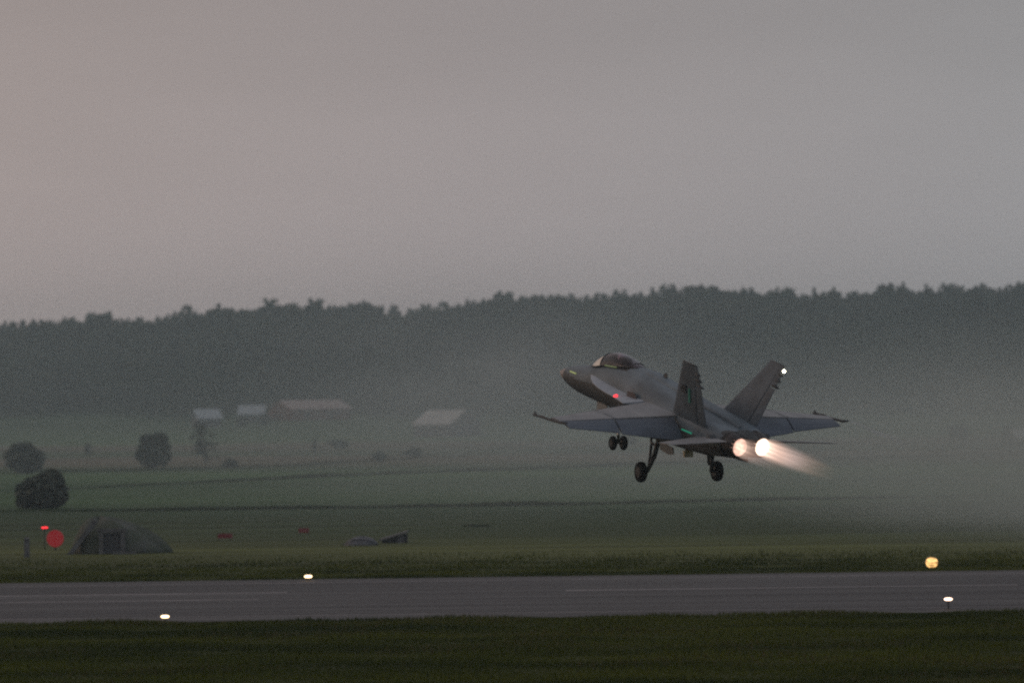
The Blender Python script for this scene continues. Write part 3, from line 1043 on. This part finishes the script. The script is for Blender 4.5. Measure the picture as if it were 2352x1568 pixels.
# spine, intakes
for sg in (1, -1):
    rs = [section(s, hw, zt, zb, zc, n1, n2, 28, sg * y0) for s, hw, zt, zb, zc, n1, n2, y0 in
          [(7.75, .36, -.16, -.92, -.52, 3.5, 2.6, 1.02), (8.3, .4, -.12, -1.0, -.54, 3.5, 2.8, 1.02), (9.4, .42, -.1, -1.04, -.56, 3.5, 3, 1.0), (11, .42, -.1, -1.06, -.56, 3.2, 3, .92),
           (12.6, .4, -.1, -1.04, -.55, 3, 2.8, .8), (14, .46, 0, -1.02, -.48, 2.6, 2.3, .62), (15.1, .49, .1, -.88, -.39, 2.2, 2.1, .5), (15.35, .48, .09, -.86, -.385, 2.1, 2.1, .47)]]
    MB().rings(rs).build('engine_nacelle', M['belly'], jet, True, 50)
    MB().rings([section(7.74, .32, -.2, -.87, -.52, 3.5, 2.6, 28, sg * 1.02), section(7.72, .31, -.21, -.86, -.52, 3.5, 2.6, 28, sg * 1.02)]).build('intake_mouth', M['dark'], jet)
    # leading-edge extension
    edge = [(3.75, .60), (4.3, .85), (5.0, 1.09), (5.8, 1.27), (6.6, 1.37), (7.4, 1.45), (8.0, 1.56), (8.5, 1.68), (9.1, 1.82)]
    inner = [(3.7, .55), (4.3, .6), (5, .6), (5.8, .62), (6.6, .65), (7.4, .66), (8.0, .68), (8.5, .7), (9.1, .72)]
    lm = MB()
    zc_ = [.2, .16, .11, .07, .04, .03, .03, .04, .05]
    rs = []
    for (s, y), (s2, y2), z in zip(edge, inner, zc_):
        rs.append([B(s, sg * y, z + .012), B(s, sg * (y * .5 + y2 * .5), z + .05), B(s2, sg * y2, z + .1), B(s2, sg * y2, z - .1), B(s, sg * (y * .5 + y2 * .5), z - .05), B(s, sg * y, z - .012)])
    lm.rings(rs)
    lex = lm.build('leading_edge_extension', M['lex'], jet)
    # fence on the extension
    MB().add([B(7.7, sg * .98, .06), B(8.6, sg * 1.0, .06), B(8.6, sg * 1.0, .16), B(8.4, sg * .99, .30), B(7.8, sg * .98, .28),
              B(7.7, sg * 1.01, .06), B(8.6, sg * 1.03, .06), B(8.6, sg * 1.03, .16), B(8.4, sg * 1.02, .30), B(7.8, sg * 1.01, .28)],
             [(0, 1, 2, 3, 4), (9, 8, 7, 6, 5), (0, 1, 6, 5), (1, 2, 7, 6), (2, 3, 8, 7), (3, 4, 9, 8), (4, 0, 5, 9)]).build('fence', M['paint_dark'], jet)

    # ---------------- wing
    def wz(y):
        return .06 - .2 * (y - 1.05) / 4.57

    def le(y):
        return 8.85 + (10.8 - 8.85) * (y - 1.05) / 4.57

    def hinge(y):
        return 12.06 - .31 * (y - 1.05) / 4.57

    def lef(y):
        return le(y) + .48 - .2 * (y - 1.05) / 4.57
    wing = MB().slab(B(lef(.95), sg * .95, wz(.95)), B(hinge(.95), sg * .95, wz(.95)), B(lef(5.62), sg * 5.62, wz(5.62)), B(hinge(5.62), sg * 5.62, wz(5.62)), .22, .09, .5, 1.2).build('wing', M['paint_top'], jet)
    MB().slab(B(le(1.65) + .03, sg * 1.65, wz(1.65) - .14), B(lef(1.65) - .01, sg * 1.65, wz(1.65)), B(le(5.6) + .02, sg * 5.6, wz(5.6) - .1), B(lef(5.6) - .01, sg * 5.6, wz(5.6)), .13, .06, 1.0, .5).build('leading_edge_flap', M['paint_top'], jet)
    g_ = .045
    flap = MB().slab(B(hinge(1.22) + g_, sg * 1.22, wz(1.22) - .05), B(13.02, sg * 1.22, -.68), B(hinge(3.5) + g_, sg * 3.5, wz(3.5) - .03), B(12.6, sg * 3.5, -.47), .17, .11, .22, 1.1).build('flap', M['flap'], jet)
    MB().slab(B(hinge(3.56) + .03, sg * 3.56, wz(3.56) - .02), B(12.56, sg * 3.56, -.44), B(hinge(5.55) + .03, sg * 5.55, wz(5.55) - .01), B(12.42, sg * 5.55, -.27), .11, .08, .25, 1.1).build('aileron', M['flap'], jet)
    # actuator fairings at the hinge line
    for y in (2.2, 3.52, 4.6):
        MB().tube([B(hinge(y) - .5, sg * y, wz(y) - .12), B(hinge(y), sg * y, wz(y) - .16), B(hinge(y) + .32, sg * y, wz(y) - .26)], [.03, .07, .02], 8).build('hinge_fairing', M['paint_dark'], jet, True)
    # wing-fold seam
    MB().box(B((lef(3.53) + hinge(3.53)) / 2, sg * 3.53, wz(3.53) + .07), (1.9, .02, .012)).build('fold_seam', M['paint'], jet)
    # wing-tip launcher rail
    rl = MB()
    rl.tube([B(9.84, sg * 5.78, -.215), B(9.95, sg * 5.78, -.21), B(10.15, sg * 5.78, -.205), B(11.3, sg * 5.76, -.17), B(12.2, sg * 5.75, -.12), B(12.62, sg * 5.75, -.04)], [.035, .06, .042, .045, .05, .03], 10)
    rail = rl.build('launcher_rail', M['rail'], jet, True)
    MB().tube([B(10.02, sg * 5.78, -.15), B(9.9, sg * 5.78, -.10)], [.03, .02], 6).build('rail_hook', M['rail'], rail)
    MB().box(B(10.7, sg * 5.78, -.15), (.4, .04, .04)).build('rail_shoe', M['rail'], rail)

    # ---------------- tail fin
    rle, rte, tle, tte = B(11.7, sg * 1.03, .28), B(14.4, sg * 1.03, .12), B(13.62, sg * 1.79, 2.39), B(14.75, sg * 1.78, 2.34)

    def fp(u, v):
        return rle.lerp(rte, u).lerp(tle.lerp(tte, u), v)
    fn = MB()
    fn.slab(fp(0, -.05), fp(.74, -.05), fp(0, 1), fp(.74, 1), .16, .06, .6)
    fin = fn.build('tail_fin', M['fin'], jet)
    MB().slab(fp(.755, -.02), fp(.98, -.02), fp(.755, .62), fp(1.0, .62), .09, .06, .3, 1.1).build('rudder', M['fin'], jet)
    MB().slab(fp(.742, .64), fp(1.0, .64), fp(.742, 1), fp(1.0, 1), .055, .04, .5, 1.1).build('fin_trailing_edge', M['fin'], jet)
    for v in (.66, .76, .86):
        a_, b_, c_ = fp(.8, v), fp(.97, v), fp(1.08 + .06 * (.86 - v) * 5, v - .006)
        MB().tube([a_, fp(.86, v), b_, c_], [.02, .06, .065, .028], 8).build('tail_fairing_pod', M['paint_dark'], jet, True)
    MB().tube([fp(.0, 1.0), fp(.5, 1.0), fp(1.0, 1.0)], [.02, .035, .02], 8).build('fin_cap', M['paint_dark'], jet, True)
    nrm = (fp(1, 0) - fp(0, 0)).cross(fp(0, 1) - fp(0, 0)).normalized()
    if nrm.y * sg < 0:
        nrm = -nrm

    def patch(name, uv, m, off, th=.012):
        lo_ = [fp(u, v) + nrm * off for u, v in uv]
        hi_ = [q_ + nrm * th for q_ in lo_]
        n = len(uv)
        mb_ = MB().add(lo_ + hi_, [tuple(range(n)), tuple(range(n, 2 * n))] + [(i, (i + 1) % n, n + (i + 1) % n, n + i) for i in range(n)])
        return mb_.build(name, m, jet)
    patch('formation_light', [(.50, .30), (.565, .30), (.565, .56), (.50, .56)], M['strip_dim'], .075)
    # dark squadron badge: a wedge-shaped beast's head
    patch('badge', [(.16, .49), (.24, .445), (.36, .43), (.40, .46), (.385, .53), (.40, .58), (.33, .60), (.30, .575), (.24, .585), (.21, .54)], M['black'], .075)
    if sg == -1:
        q0 = fp(1.04, .93)
        MB().tube([q0 + Vector((.06, 0, 0)), q0, q0 - Vector((.07, 0, 0))], [.03, .055, .03], 10).build('tail_light', M['white_light'], jet, True)

    # ---------------- stabilator
    st = MB()
    k_ = .10 if sg > 0 else .17                             # the pair is set differentially
    st.slab(B(13.75, sg * 1.0, -.16 - 2.2 * k_), B(15.95, sg * 1.0, -.16), B(15.25, sg * 3.38, -.20 - k_), B(16.25, sg * 3.36, -.20), .12, .04, .25)
    st.build('stabilator', M['paint_top'], jet)
    MB().tube([B(14.9, sg * .8, -.24), B(14.9, sg * 1.2, -.24)], .16, 12).build('stabilator_pivot', M['paint_dark'], jet, True)

    # ---------------- nozzle
    yc, zc = .45 * sg, -.37
    noz = empty('engine_nozzle', B(15.3, yc, zc))
    noz.parent = jet
    MB().lathe((0, 0, 0), (-1, 0, 0), [(-.1, .47), (.05, .475), (.12, .46)], 36, (False, False)).build('nozzle_ring', M['burnt'], noz, True)
    NP = 16
    pm = MB()
    for k in range(NP):
        a0 = 2 * math.pi * (k + .04) / NP
        a1 = 2 * math.pi * (k + .96) / NP
        prof = [(.10, .455), (.35, .44), (.58, .395), (.74, .355)]
        outer = [[(-x, r * math.cos(a), r * math.sin(a)) for a in (a0, (a0 + a1) / 2, a1)] for x, r in prof]
        inner = [[(-x, (r - .025) * math.cos(a), (r - .025) * math.sin(a)) for a in (a0, (a0 + a1) / 2, a1)] for x, r in prof]
        vv = [p_ for row in outer for p_ in row] + [p_ for row in inner for p_ in row]
        ff = []
        for i in range(3):
            for j in range(2):
                q_ = i * 3 + j
                ff += [(q_, q_ + 1, q_ + 4, q_ + 3), (12 + q_, 12 + q_ + 1, 12 + q_ + 4, 12 + q_ + 3)]
            ff += [(i * 3, i * 3 + 3, 12 + i * 3 + 3, 12 + i * 3), (i * 3 + 2, i * 3 + 5, 12 + i * 3 + 5, 12 + i * 3 + 2)]
        ff += [(9, 10, 22, 21), (10, 11, 23, 22)]
        po = MB().add(vv, ff).build('nozzle_petal', M['burnt'], noz)
    MB().lathe((0, 0, 0), (-1, 0, 0), [(.52, .33), (.53, .33)], 36).build('burner_glow', M['burner'] if sg < 0 else M['burner_dim'], noz)

    # ---------------- main gear
    mg = empty('main_landing_gear', B(10.75, sg * 1.1, -.85))
    mg.parent = jet
    o0 = B(10.75, sg * 1.1, -.85)

    def G(s, y, z):
        return B(s, sg * y, z) - o0
    MB().tube([G(10.8, 1.02, -.75), G(10.78, 1.14, -1.25), G(10.72, 1.2, -1.72)], [.10, .095, .085], 12).build('strut', M['strut'], mg, True)
    MB().tube([G(10.72, 1.2, -1.66), G(10.62, 1.27, -2.0), G(10.49, 1.33, -2.27)], [.085, .075, .075], 12).build('trailing_arm', M['strut'], mg, True)
    MB().tube([G(10.35, 1.15, -1.25), G(10.45, 1.24, -2.05)], [.055, .05], 10).build('shock_absorber', M['strut'], mg, True)
    MB().tube([G(10.78, 1.14, -1.3), G(10.2, 1.1, -1.2), G(10.05, 1.0, -.95)], [.04, .05, .045], 8).build('drag_brace', M['strut'], mg, True)
    MB().tube([G(10.85, 1.1, -1.0), G(11.35, .95, -.98)], [.03, .03], 8).build('side_brace', M['strut'], mg, True)
    MB().tube([G(10.49, 1.28, -2.27), G(10.49, 1.7, -2.27)], .05, 10).build('axle', M['rim'], mg, True)
    wh = MB().lathe(G(10.49, 1.44, -2.27), (0, sg, 0), [(0, .2), (0.005, .30), (.03, .352), (.07, .376), (.13, .38), (.19, .376), (.23, .352), (.255, .30), (.26, .2)], 32).build('wheel', M['tyre'], mg, True, 60)
    MB().lathe(G(10.49, 1.435, -2.27), (0, sg, 0), [(0, .05), (0, .19), (.04, .2), (.22, .2), (.27, .19), (.275, .05)], 24).build('rim', M['rim'], wh, True, 40)
    MB().add([G(11.45, 1.35, -1.0), G(12.35, 1.3, -1.02), G(12.6, 1.38, -1.22), G(12.3, 1.42, -1.3), G(11.6, 1.44, -1.22),
              G(11.45, 1.31, -1.0), G(12.35, 1.26, -1.02), G(12.6, 1.34, -1.22), G(12.3, 1.38, -1.3), G(11.6, 1.4, -1.22)],
             [(0, 1, 2, 3, 4), (9, 8, 7, 6, 5), (0, 1, 6, 5), (1, 2, 7, 6), (2, 3, 8, 7), (3, 4, 9, 8), (4, 0, 5, 9)]).build('gear_door', M['door'], mg)

# small pale door under the belly, aerials
MB().box(B(11.1, 0.0, -1.50), (.12, .36, .24), (0, .25, 0)).build('belly_door', M['door_pale'], jet)
MB().box(B(11.06, 0.0, -1.2), (.08, .2, .42)).build('door_arm', M['strut'], jet)
MB().add([B(8.6, -.02, .9), B(9.0, -.02, .86), B(8.95, -.01, 1.12), B(8.8, -.01, 1.14), B(8.6, .02, .9), B(9.0, .02, .86), B(8.95, .01, 1.12), B(8.8, .01, 1.14)],
         [(0, 1, 2, 3), (4, 5, 6, 7), (0, 1, 5, 4), (1, 2, 6, 5), (2, 3, 7, 6), (3, 0, 4, 7)]).build('aerial', M['paint_dark'], jet)
MB().tube([B(13.3, 0, -.98), B(15.0, 0, -.95), B(15.7, 0, -.9)], [.05, .045, .06], 10).build('tail_hook', M['strut'], jet, True)

# nose gear
ng = empty('nose_landing_gear', B(5.2, 0, -.85))
ng.parent = jet
o0 = B(5.2, 0, -.85)
NG = lambda s, y, z: B(s, y, z) - o0
MB().tube([NG(5.1, 0, -.75), NG(5.22, 0, -1.5)], [.085, .08], 12).build('strut', M['strut'], ng, True)
MB().tube([NG(5.22, 0, -1.48), NG(5.31, 0, -2.14)], [.055, .055], 12).build('oleo', M['chrome'], ng, True)
MB().tube([NG(4.3, 0, -.85), NG(5.2, 0, -1.5)], [.04, .04], 8).build('drag_brace', M['strut'], ng, True)
MB().tube([NG(5.31, -.3, -2.14), NG(5.31, .3, -2.14)], .035, 8).build('axle', M['rim'], ng, True)
for sg in (1, -1):
    wh = MB().lathe(NG(5.31, sg * .14, -2.14), (0, sg, 0), [(0, .12), (.005, .22), (.04, .268), (.085, .28), (.13, .268), (.165, .22), (.17, .12)], 28).build('wheel', M['tyre'], ng, True, 60)
    MB().lathe(NG(5.31, sg * .135, -2.14), (0, sg, 0), [(0, .04), (0, .12), (.16, .13), (.18, .12), (.18, .04)], 20).build('rim', M['rim'], wh, True, 40)
MB().add([NG(3.95, .34, -.72), NG(4.85, .36, -.74), NG(4.9, .42, -1.12), NG(4.65, .44, -1.22), NG(4.1, .42, -1.1),
          NG(3.95, .31, -.72), NG(4.85, .33, -.74), NG(4.9, .39, -1.12), NG(4.65, .41, -1.22), NG(4.1, .39, -1.1)],
         [(0, 1, 2, 3, 4), (9, 8, 7, 6, 5), (0, 1, 6, 5), (1, 2, 7, 6), (2, 3, 8, 7), (3, 4, 9, 8), (4, 0, 5, 9)]).build('gear_door', M['door'], ng)

# canopy and windscreen
CAN = [(2.92, .10, .45, .50), (3.15, .26, .48, .62), (3.5, .37, .52, .82), (3.85, .43, .58, .98), (4.2, .45, .66, 1.11), (4.75, .46, .78, 1.235), (5.1, .455, .82, 1.25), (5.45, .44, .85, 1.24),
       (5.87, .40, .9, 1.20), (6.37, .31, .97, 1.12), (6.85, .14, 1.0, 1.03)]


def can_ring(s, hw, z0, z1, k=18, grow=0.0):
    return [B(s, (hw + grow) * sup(math.cos(math.pi * i / k), 2.1), z0 - .06 + (z1 + grow - z0 + .06) * sup(math.sin(math.pi * i / k), 2.1)) for i in range(k + 1)]


def can_part(name, lo, hi, m):
    rs = [can_ring(*c) for c in CAN if lo - .01 <= c[0] <= hi + .01]
    k = len(rs[0])
    mb_ = MB().add([p_ for r in rs for p_ in r], [(a * k + i, a * k + i + 1, (a + 1) * k + i + 1, (a + 1) * k + i) for a in range(len(rs) - 1) for i in range(k - 1)])
    return mb_.build(name, m, jet, True)


can_part('windscreen', 2.9, 4.2, M['wind_glass'])
cp = can_part('canopy', 4.2, 6.95, M['glass'])
for c_ in (CAN[4], (6.5, .265, .98, 1.095)):
    pts = can_ring(*c_, grow=.012)
    MB().tube(pts, .014, 6).build('canopy_bow', M['paint_dark'], cp)
for sg in (1, -1):
    MB().tube([can_ring(*c_)[0 if sg == 1 else -1] + Vector((0, sg * .01, .03)) for c_ in CAN], .035, 6).build('canopy_sill', M['black'], jet)
MB().rings([section(3.6, .33, .64, .4, .5, 3, 3, 20), section(3.9, .38, .74, .4, .55, 3, 3, 20), section(4.4, .4, .86, .5, .6, 3, 3, 20), section(4.5, .38, .82, .5, .6, 3, 3, 20)]).build('instrument_coaming', M['black'], jet, True, 40)
seat = MB().box(B(5.4, 0, .80), (.2, .46, .72), (0, -.25, 0)).build('ejection_seat', M['seat'], jet)
MB().box(B(5.5, 0, 1.11), (.14, .26, .16), (0, -.25, 0)).build('headrest', M['black'], seat)

# green strip lights, red position light
def strip(name, pts, w, m, out):
    a_, b_ = Vector(pts[0]), Vector(pts[1])
    d = (b_ - a_).normalized()
    o_ = Vector(out).normalized()
    s_ = d.cross(o_).normalized() * w / 2
    lo_ = [a_ - s_, b_ - s_, b_ + s_, a_ + s_]
    return MB().add([q_ - o_ * .02 for q_ in lo_] + [q_ + o_ * .012 for q_ in lo_], [(0, 3, 2, 1), (4, 5, 6, 7), (0, 1, 5, 4), (1, 2, 6, 5), (2, 3, 7, 6), (3, 0, 4, 7)]).build(name, m, jet)


for sg in (1, -1):
    strip('formation_light', (B(1.62, sg * .445, 0.0), B(2.3, sg * .52, .02)), .055, M['strip_yellow'], (.12, sg * .9, .35))
    strip('formation_light', (B(12.68, sg * 1.155, -.285), B(13.42, sg * 1.135, -.31)), .055, M['strip_green'], (0, sg, .1))
    strip('formation_light', (B(4.7, sg * .5, .74), B(5.7, sg * .5, .83)), .04, M['strip_yellow_dim'], (0, sg * .7, .6))
RED_L = MB().lathe(B(7.66, 1.42, .07), (0, .5, 1), [(-.05, .05), (0, .09), (.035, .075), (.05, .03)], 14).build('position_light', M['red_light'], jet, True)

# pilot (held by the seat): one continuous skinned body
pv = [(0, 0, 0), (0, 0, .22), (.0, 0, .42), (.03, 0, .55), (.04, 0, .66), (.05, 0, .74),            # pelvis .. head
      (.0, .2, .43), (.12, .27, .2), (.36, .2, .12), (.0, -.2, .43), (.12, -.27, .2), (.36, -.2, .12),
      (.28, .11, -.02), (.5, .12, .06), (.72, .11, -.2), (.28, -.11, -.02), (.5, -.12, .06), (.72, -.11, -.2)]
pe = [(0, 1), (1, 2), (2, 3), (3, 4), (4, 5), (2, 6), (6, 7), (7, 8), (2, 9), (9, 10), (10, 11), (0, 12), (12, 13), (13, 14), (0, 15), (15, 16), (16, 17)]
pr = [.15, .15, .15, .06, .10, .09, .075, .055, .04, .075, .055, .04, .085, .07, .05, .085, .07, .05]
me = bpy.data.meshes.new('person')
me.from_pydata(pv, pe, [])
po = bpy.data.objects.new('person', me)
COL.objects.link(po)
me.materials.append(M['suit'])
sk = po.modifiers.new('skin', 'SKIN')
for i, r_ in enumerate(pr):
    me.skin_vertices[0].data[i].radius = (r_, r_)
me.skin_vertices[0].data[0].use_root = True
po.modifiers.new('sub', 'SUBSURF').levels = 1
tag(po, 'pilot in helmet and dark flight suit sitting under the jet canopy', 'person')
JM = Matrix.Translation(jet.location) @ JR.to_4x4()
po.matrix_world = JM @ Matrix.Translation(B(5.1, 0, .37))
rs = []
for i in range(1, 12):
    a = math.pi * i / 12
    rs.append([(.055 + .155 * math.sin(a) * math.cos(b) - .01, .135 * math.sin(a) * math.sin(b), .715 - .155 * math.cos(a)) for b in [2 * math.pi * j / 20 for j in range(20)]])
he = MB().rings(rs).build('helmet', M['helmet'], po, True)
MB().lathe((.10, 0, .72), (1, 0, 0), [(0, .125), (.06, .115), (.105, .06)], 18).build('visor', M['visor'], po, True)
MB().tube([(.18, 0, .62), (.22, 0, .56), (.16, 0, .42)], [.05, .04, .025], 8).build('oxygen_mask', M['black'], po, True)


# afterburner flames: glowing gas, brightest at the nozzle
def flame_mat(name, amp, length, soft, seed):
    m = bpy.data.materials.new(name)
    m.use_nodes = True
    t = m.node_tree
    t.nodes.clear()
    out = nd(t, 'ShaderNodeOutputMaterial')
    em = nd(t, 'ShaderNodeEmission')
    tc = nd(t, 'ShaderNodeTexCoord')
    sp = nd(t, 'ShaderNodeSeparateXYZ')
    t.links.new(tc.outputs['Object'], sp.inputs[0])

    def mth(op, a, b=None, c=None):
        n = nd(t, 'ShaderNodeMath', operation=op)
        for i, v in enumerate((a, b, c)):
            if v is None:
                continue
            if isinstance(v, (int, float)):
                n.inputs[i].default_value = v
            else:
                t.links.new(v, n.inputs[i])
        return n.outputs[0]
    x = mth('MULTIPLY', sp.outputs[0], -1.0)
    u = mth('DIVIDE', x, length)
    r2 = mth('ADD', mth('MULTIPLY', sp.outputs[1], sp.outputs[1]), mth('MULTIPLY', sp.outputs[2], sp.outputs[2]))
    w = mth('SUBTRACT', .245, mth('MULTIPLY', x, .012))
    radial = mth('POWER', 2.718, mth('MULTIPLY', mth('POWER', mth('DIVIDE', r2, mth('MULTIPLY', w, w)), 1.7), -.45))
    hollow = mth('ADD', .5, mth('MULTIPLY', mth('DIVIDE', r2, mth('MULTIPLY', w, w)), .75))
    core = mth('MULTIPLY', mth('POWER', 2.718, mth('MULTIPLY', x, -3.6)), amp * 1.25)
    tail = mth('MULTIPLY', mth('MULTIPLY', mth('POWER', mth('MAXIMUM', mth('SUBTRACT', 1.0, u), 0.0), soft), amp * .76), hollow)
    mp = nd(t, 'ShaderNodeMapping')
    mp.inputs[1].default_value = (seed, seed * 2, 0)
    mp.inputs[3].default_value = (.35, 9.0, 9.0)
    nz = nd(t, 'ShaderNodeTexNoise')
    nz.inputs['Scale'].default_value = 1.0
    nz.inputs['Detail'].default_value = 2
    t.links.new(tc.outputs['Object'], mp.inputs[0])
    t.links.new(mp.outputs[0], nz.inputs['Vector'])
    mr = nd(t, 'ShaderNodeMapRange')
    mr.inputs[1].default_value = .36
    mr.inputs[2].default_value = .64
    mr.inputs[3].default_value = .35
    mr.inputs[4].default_value = 1.65
    t.links.new(nz.outputs[0], mr.inputs[0])
    st = mth('MULTIPLY', mth('MULTIPLY', mth('ADD', core, tail), radial), mr.outputs[0])
    ra = nd(t, 'ShaderNodeValToRGB')
    e = ra.color_ramp.elements
    e[0].position, e[0].color = 0, (1, .74, .58, 1)
    e[1].position, e[1].color = 1, (1, .50, .22, 1)
    k = e.new(.18)
    k.color = (1, .62, .48, 1)
    k = e.new(.42)
    k.color = (1, .70, .62, 1)
    t.links.new(u, ra.inputs[0])
    t.links.new(ra.outputs[0], em.inputs[0])
    t.links.new(st, em.inputs[1])
    t.links.new(em.outputs[0], out.inputs['Volume'])
    m.cycles.volume_step_rate = .12
    return m


for sg, amp, ln in ((1, .6, 3.9), (-1, 1.5, 5.6)):
    fm = MB().lathe((0, 0, 0), (-1, 0, 0), [(-.16, .30), (.02, .325), (.6, .42), (ln * .5, .44), (ln * .85, .40), (ln, .2)], 24)
    fl = fm.build('afterburner_flame', flame_mat('flame_gas', amp, ln, 2.1, 3.0 + sg), jet)
    fl.location = B(16.04, .45 * sg, -.37)


# ------------------------------------------------------------------ air: haze, exhaust smoke, wing-tip vapour
def smoke_mat(name, density, scale, noise, col, power=1.4):
    m = bpy.data.materials.new(name)
    m.use_nodes = True
    t = m.node_tree
    t.nodes.clear()
    out = nd(t, 'ShaderNodeOutputMaterial')
    pv_ = nd(t, 'ShaderNodeVolumePrincipled')
    pv_.inputs['Color'].default_value = (*col, 1)
    pv_.inputs['Anisotropy'].default_value = .1
    tc = nd(t, 'ShaderNodeTexCoord')
    ln_ = nd(t, 'ShaderNodeVectorMath', operation='LENGTH')
    t.links.new(tc.outputs['Object'], ln_.inputs[0])
    mr = nd(t, 'ShaderNodeMapRange')
    mr.inputs[1].default_value = 1.0
    mr.inputs[2].default_value = 0.0
    t.links.new(ln_.outputs['Value'], mr.inputs[0])
    pw = nd(t, 'ShaderNodeMath', operation='POWER')
    pw.inputs[1].default_value = power
    t.links.new(mr.outputs[0], pw.inputs[0])
    nz = nd(t, 'ShaderNodeTexNoise')
    nz.inputs['Scale'].default_value = scale
    nz.inputs['Detail'].default_value = 3
    t.links.new(tc.outputs['Object'], nz.inputs['Vector'])
    mr2 = nd(t, 'ShaderNodeMapRange')
    mr2.inputs[1].default_value = .35
    mr2.inputs[2].default_value = .65
    mr2.inputs[3].default_value = 1 - noise
    mr2.inputs[4].default_value = 1 + noise
    t.links.new(nz.outputs[0], mr2.inputs[0])
    a = nd(t, 'ShaderNodeMath', operation='MULTIPLY')
    t.links.new(pw.outputs[0], a.inputs[0])
    t.links.new(mr2.outputs[0], a.inputs[1])
    b = nd(t, 'ShaderNodeMath', operation='MULTIPLY')
    b.inputs[1].default_value = density
    t.links.new(a.outputs[0], b.inputs[0])
    t.links.new(b.outputs[0], pv_.inputs['Density'])
    t.links.new(pv_.outputs[0], out.inputs['Volume'])
    m.cycles.volume_step_rate = 1.0
    return m


def puff(name, label, loc, radii, density, scale, noise, col=(.88, .92, .89), power=1.4):
    bm = bmesh.new()
    bmesh.ops.create_icosphere(bm, subdivisions=3, radius=1.0)
    me_ = bpy.data.meshes.new(name)
    bm.to_mesh(me_)
    bm.free()
    me_.materials.append(smoke_mat(name, density, scale, noise, col, power))
    o = bpy.data.objects.new(name, me_)
    COL.objects.link(o)
    o.location = loc
    o.scale = radii
    return tag(o, label, 'smoke', None, 'stuff')


c = at(1500, 1130, 430)
puff('exhaust_smoke', 'thin bank of exhaust smoke over the meadow below and behind the jet', (c.x, c.y, 2.0), (56, 190, 13), .0030, 2.4, .45, power=1.1, col=(.85, .93, .87))
c = at(2420, 1080, 310)
puff('exhaust_smoke', 'pale exhaust smoke drifting low behind the jet at the right', (c.x, c.y, c.z), (24, 105, 12), .0165, 2.0, .45, col=(.85, .93, .85))
puff('mist', 'thin low mist lying over the meadows and fields behind the jet', (0, 850, 2), (340, 610, 40), .0006, 3.0, .35, power=.8, col=(.80, .95, .88))
c = at(1120, 880, 1000)
puff('mist', 'pale mist hanging in front of the wooded hill left of the jet', (c.x, c.y, c.z), (62, 300, 26), .0021, 2.6, .65)
c = at(2100, 930, 1050)
puff('mist', 'wide pale mist along the foot of the hill at the right', (c.x, c.y, c.z), (100, 300, 20), .0010, 2.4, .45)

# wing-tip vapour thread
q0 = JM @ B(12.7, -5.78, -.05)
vm = MB()
pts = [B(12.7 + .35 * k, -5.78 + .03 * math.sin(k * 1.1), -.05 + .035 * math.sin(k * .9) - .004 * k * k * .2) for k in range(14)]
vm.tube(pts, [.05 + .006 * k for k in range(14)], 8)
vap = vm.build('vapour_trail', None)
vap.matrix_world = JM
m = bpy.data.materials.new('thin_vapour')
m.use_nodes = True
t = m.node_tree
t.nodes.clear()
out = nd(t, 'ShaderNodeOutputMaterial')
pv_ = nd(t, 'ShaderNodeVolumePrincipled')
pv_.inputs['Color'].default_value = (.95, .95, .95, 1)
tc = nd(t, 'ShaderNodeTexCoord')
sp = nd(t, 'ShaderNodeSeparateXYZ')
mr = nd(t, 'ShaderNodeMapRange')
mr.inputs[1].default_value = 10 - 12.7
mr.inputs[2].default_value = 10 - 17.2
mr.inputs[3].default_value = 2.6
mr.inputs[4].default_value = 0.0
t.links.new(tc.outputs['Object'], sp.inputs[0])
t.links.new(sp.outputs[0], mr.inputs[0])
t.links.new(mr.outputs[0], pv_.inputs['Density'])
t.links.new(pv_.outputs[0], out.inputs['Volume'])
vap.data.materials.append(m)
tag(vap, 'thin white thread of vapour trailing from the far wing tip', 'vapour', None, 'stuff')

# haze box round everything
hb = MB().box((0, (GY0 + GY1) / 2, 39.0), (2 * GX + 60, GY1 - GY0 + 60, 84.0)).build('haze', None)
m = bpy.data.materials.new('evening_haze')
m.use_nodes = True
t = m.node_tree
t.nodes.clear()
out = nd(t, 'ShaderNodeOutputMaterial')
pv_ = nd(t, 'ShaderNodeVolumePrincipled')
pv_.inputs['Color'].default_value = (.76, .93, .98, 1)
pv_.inputs['Density'].default_value = HAZE_DENSITY
pv_.inputs['Anisotropy'].default_value = .2
t.links.new(pv_.outputs[0], out.inputs['Volume'])
hb.data.materials.append(m)
tag(hb, kind='stuff')
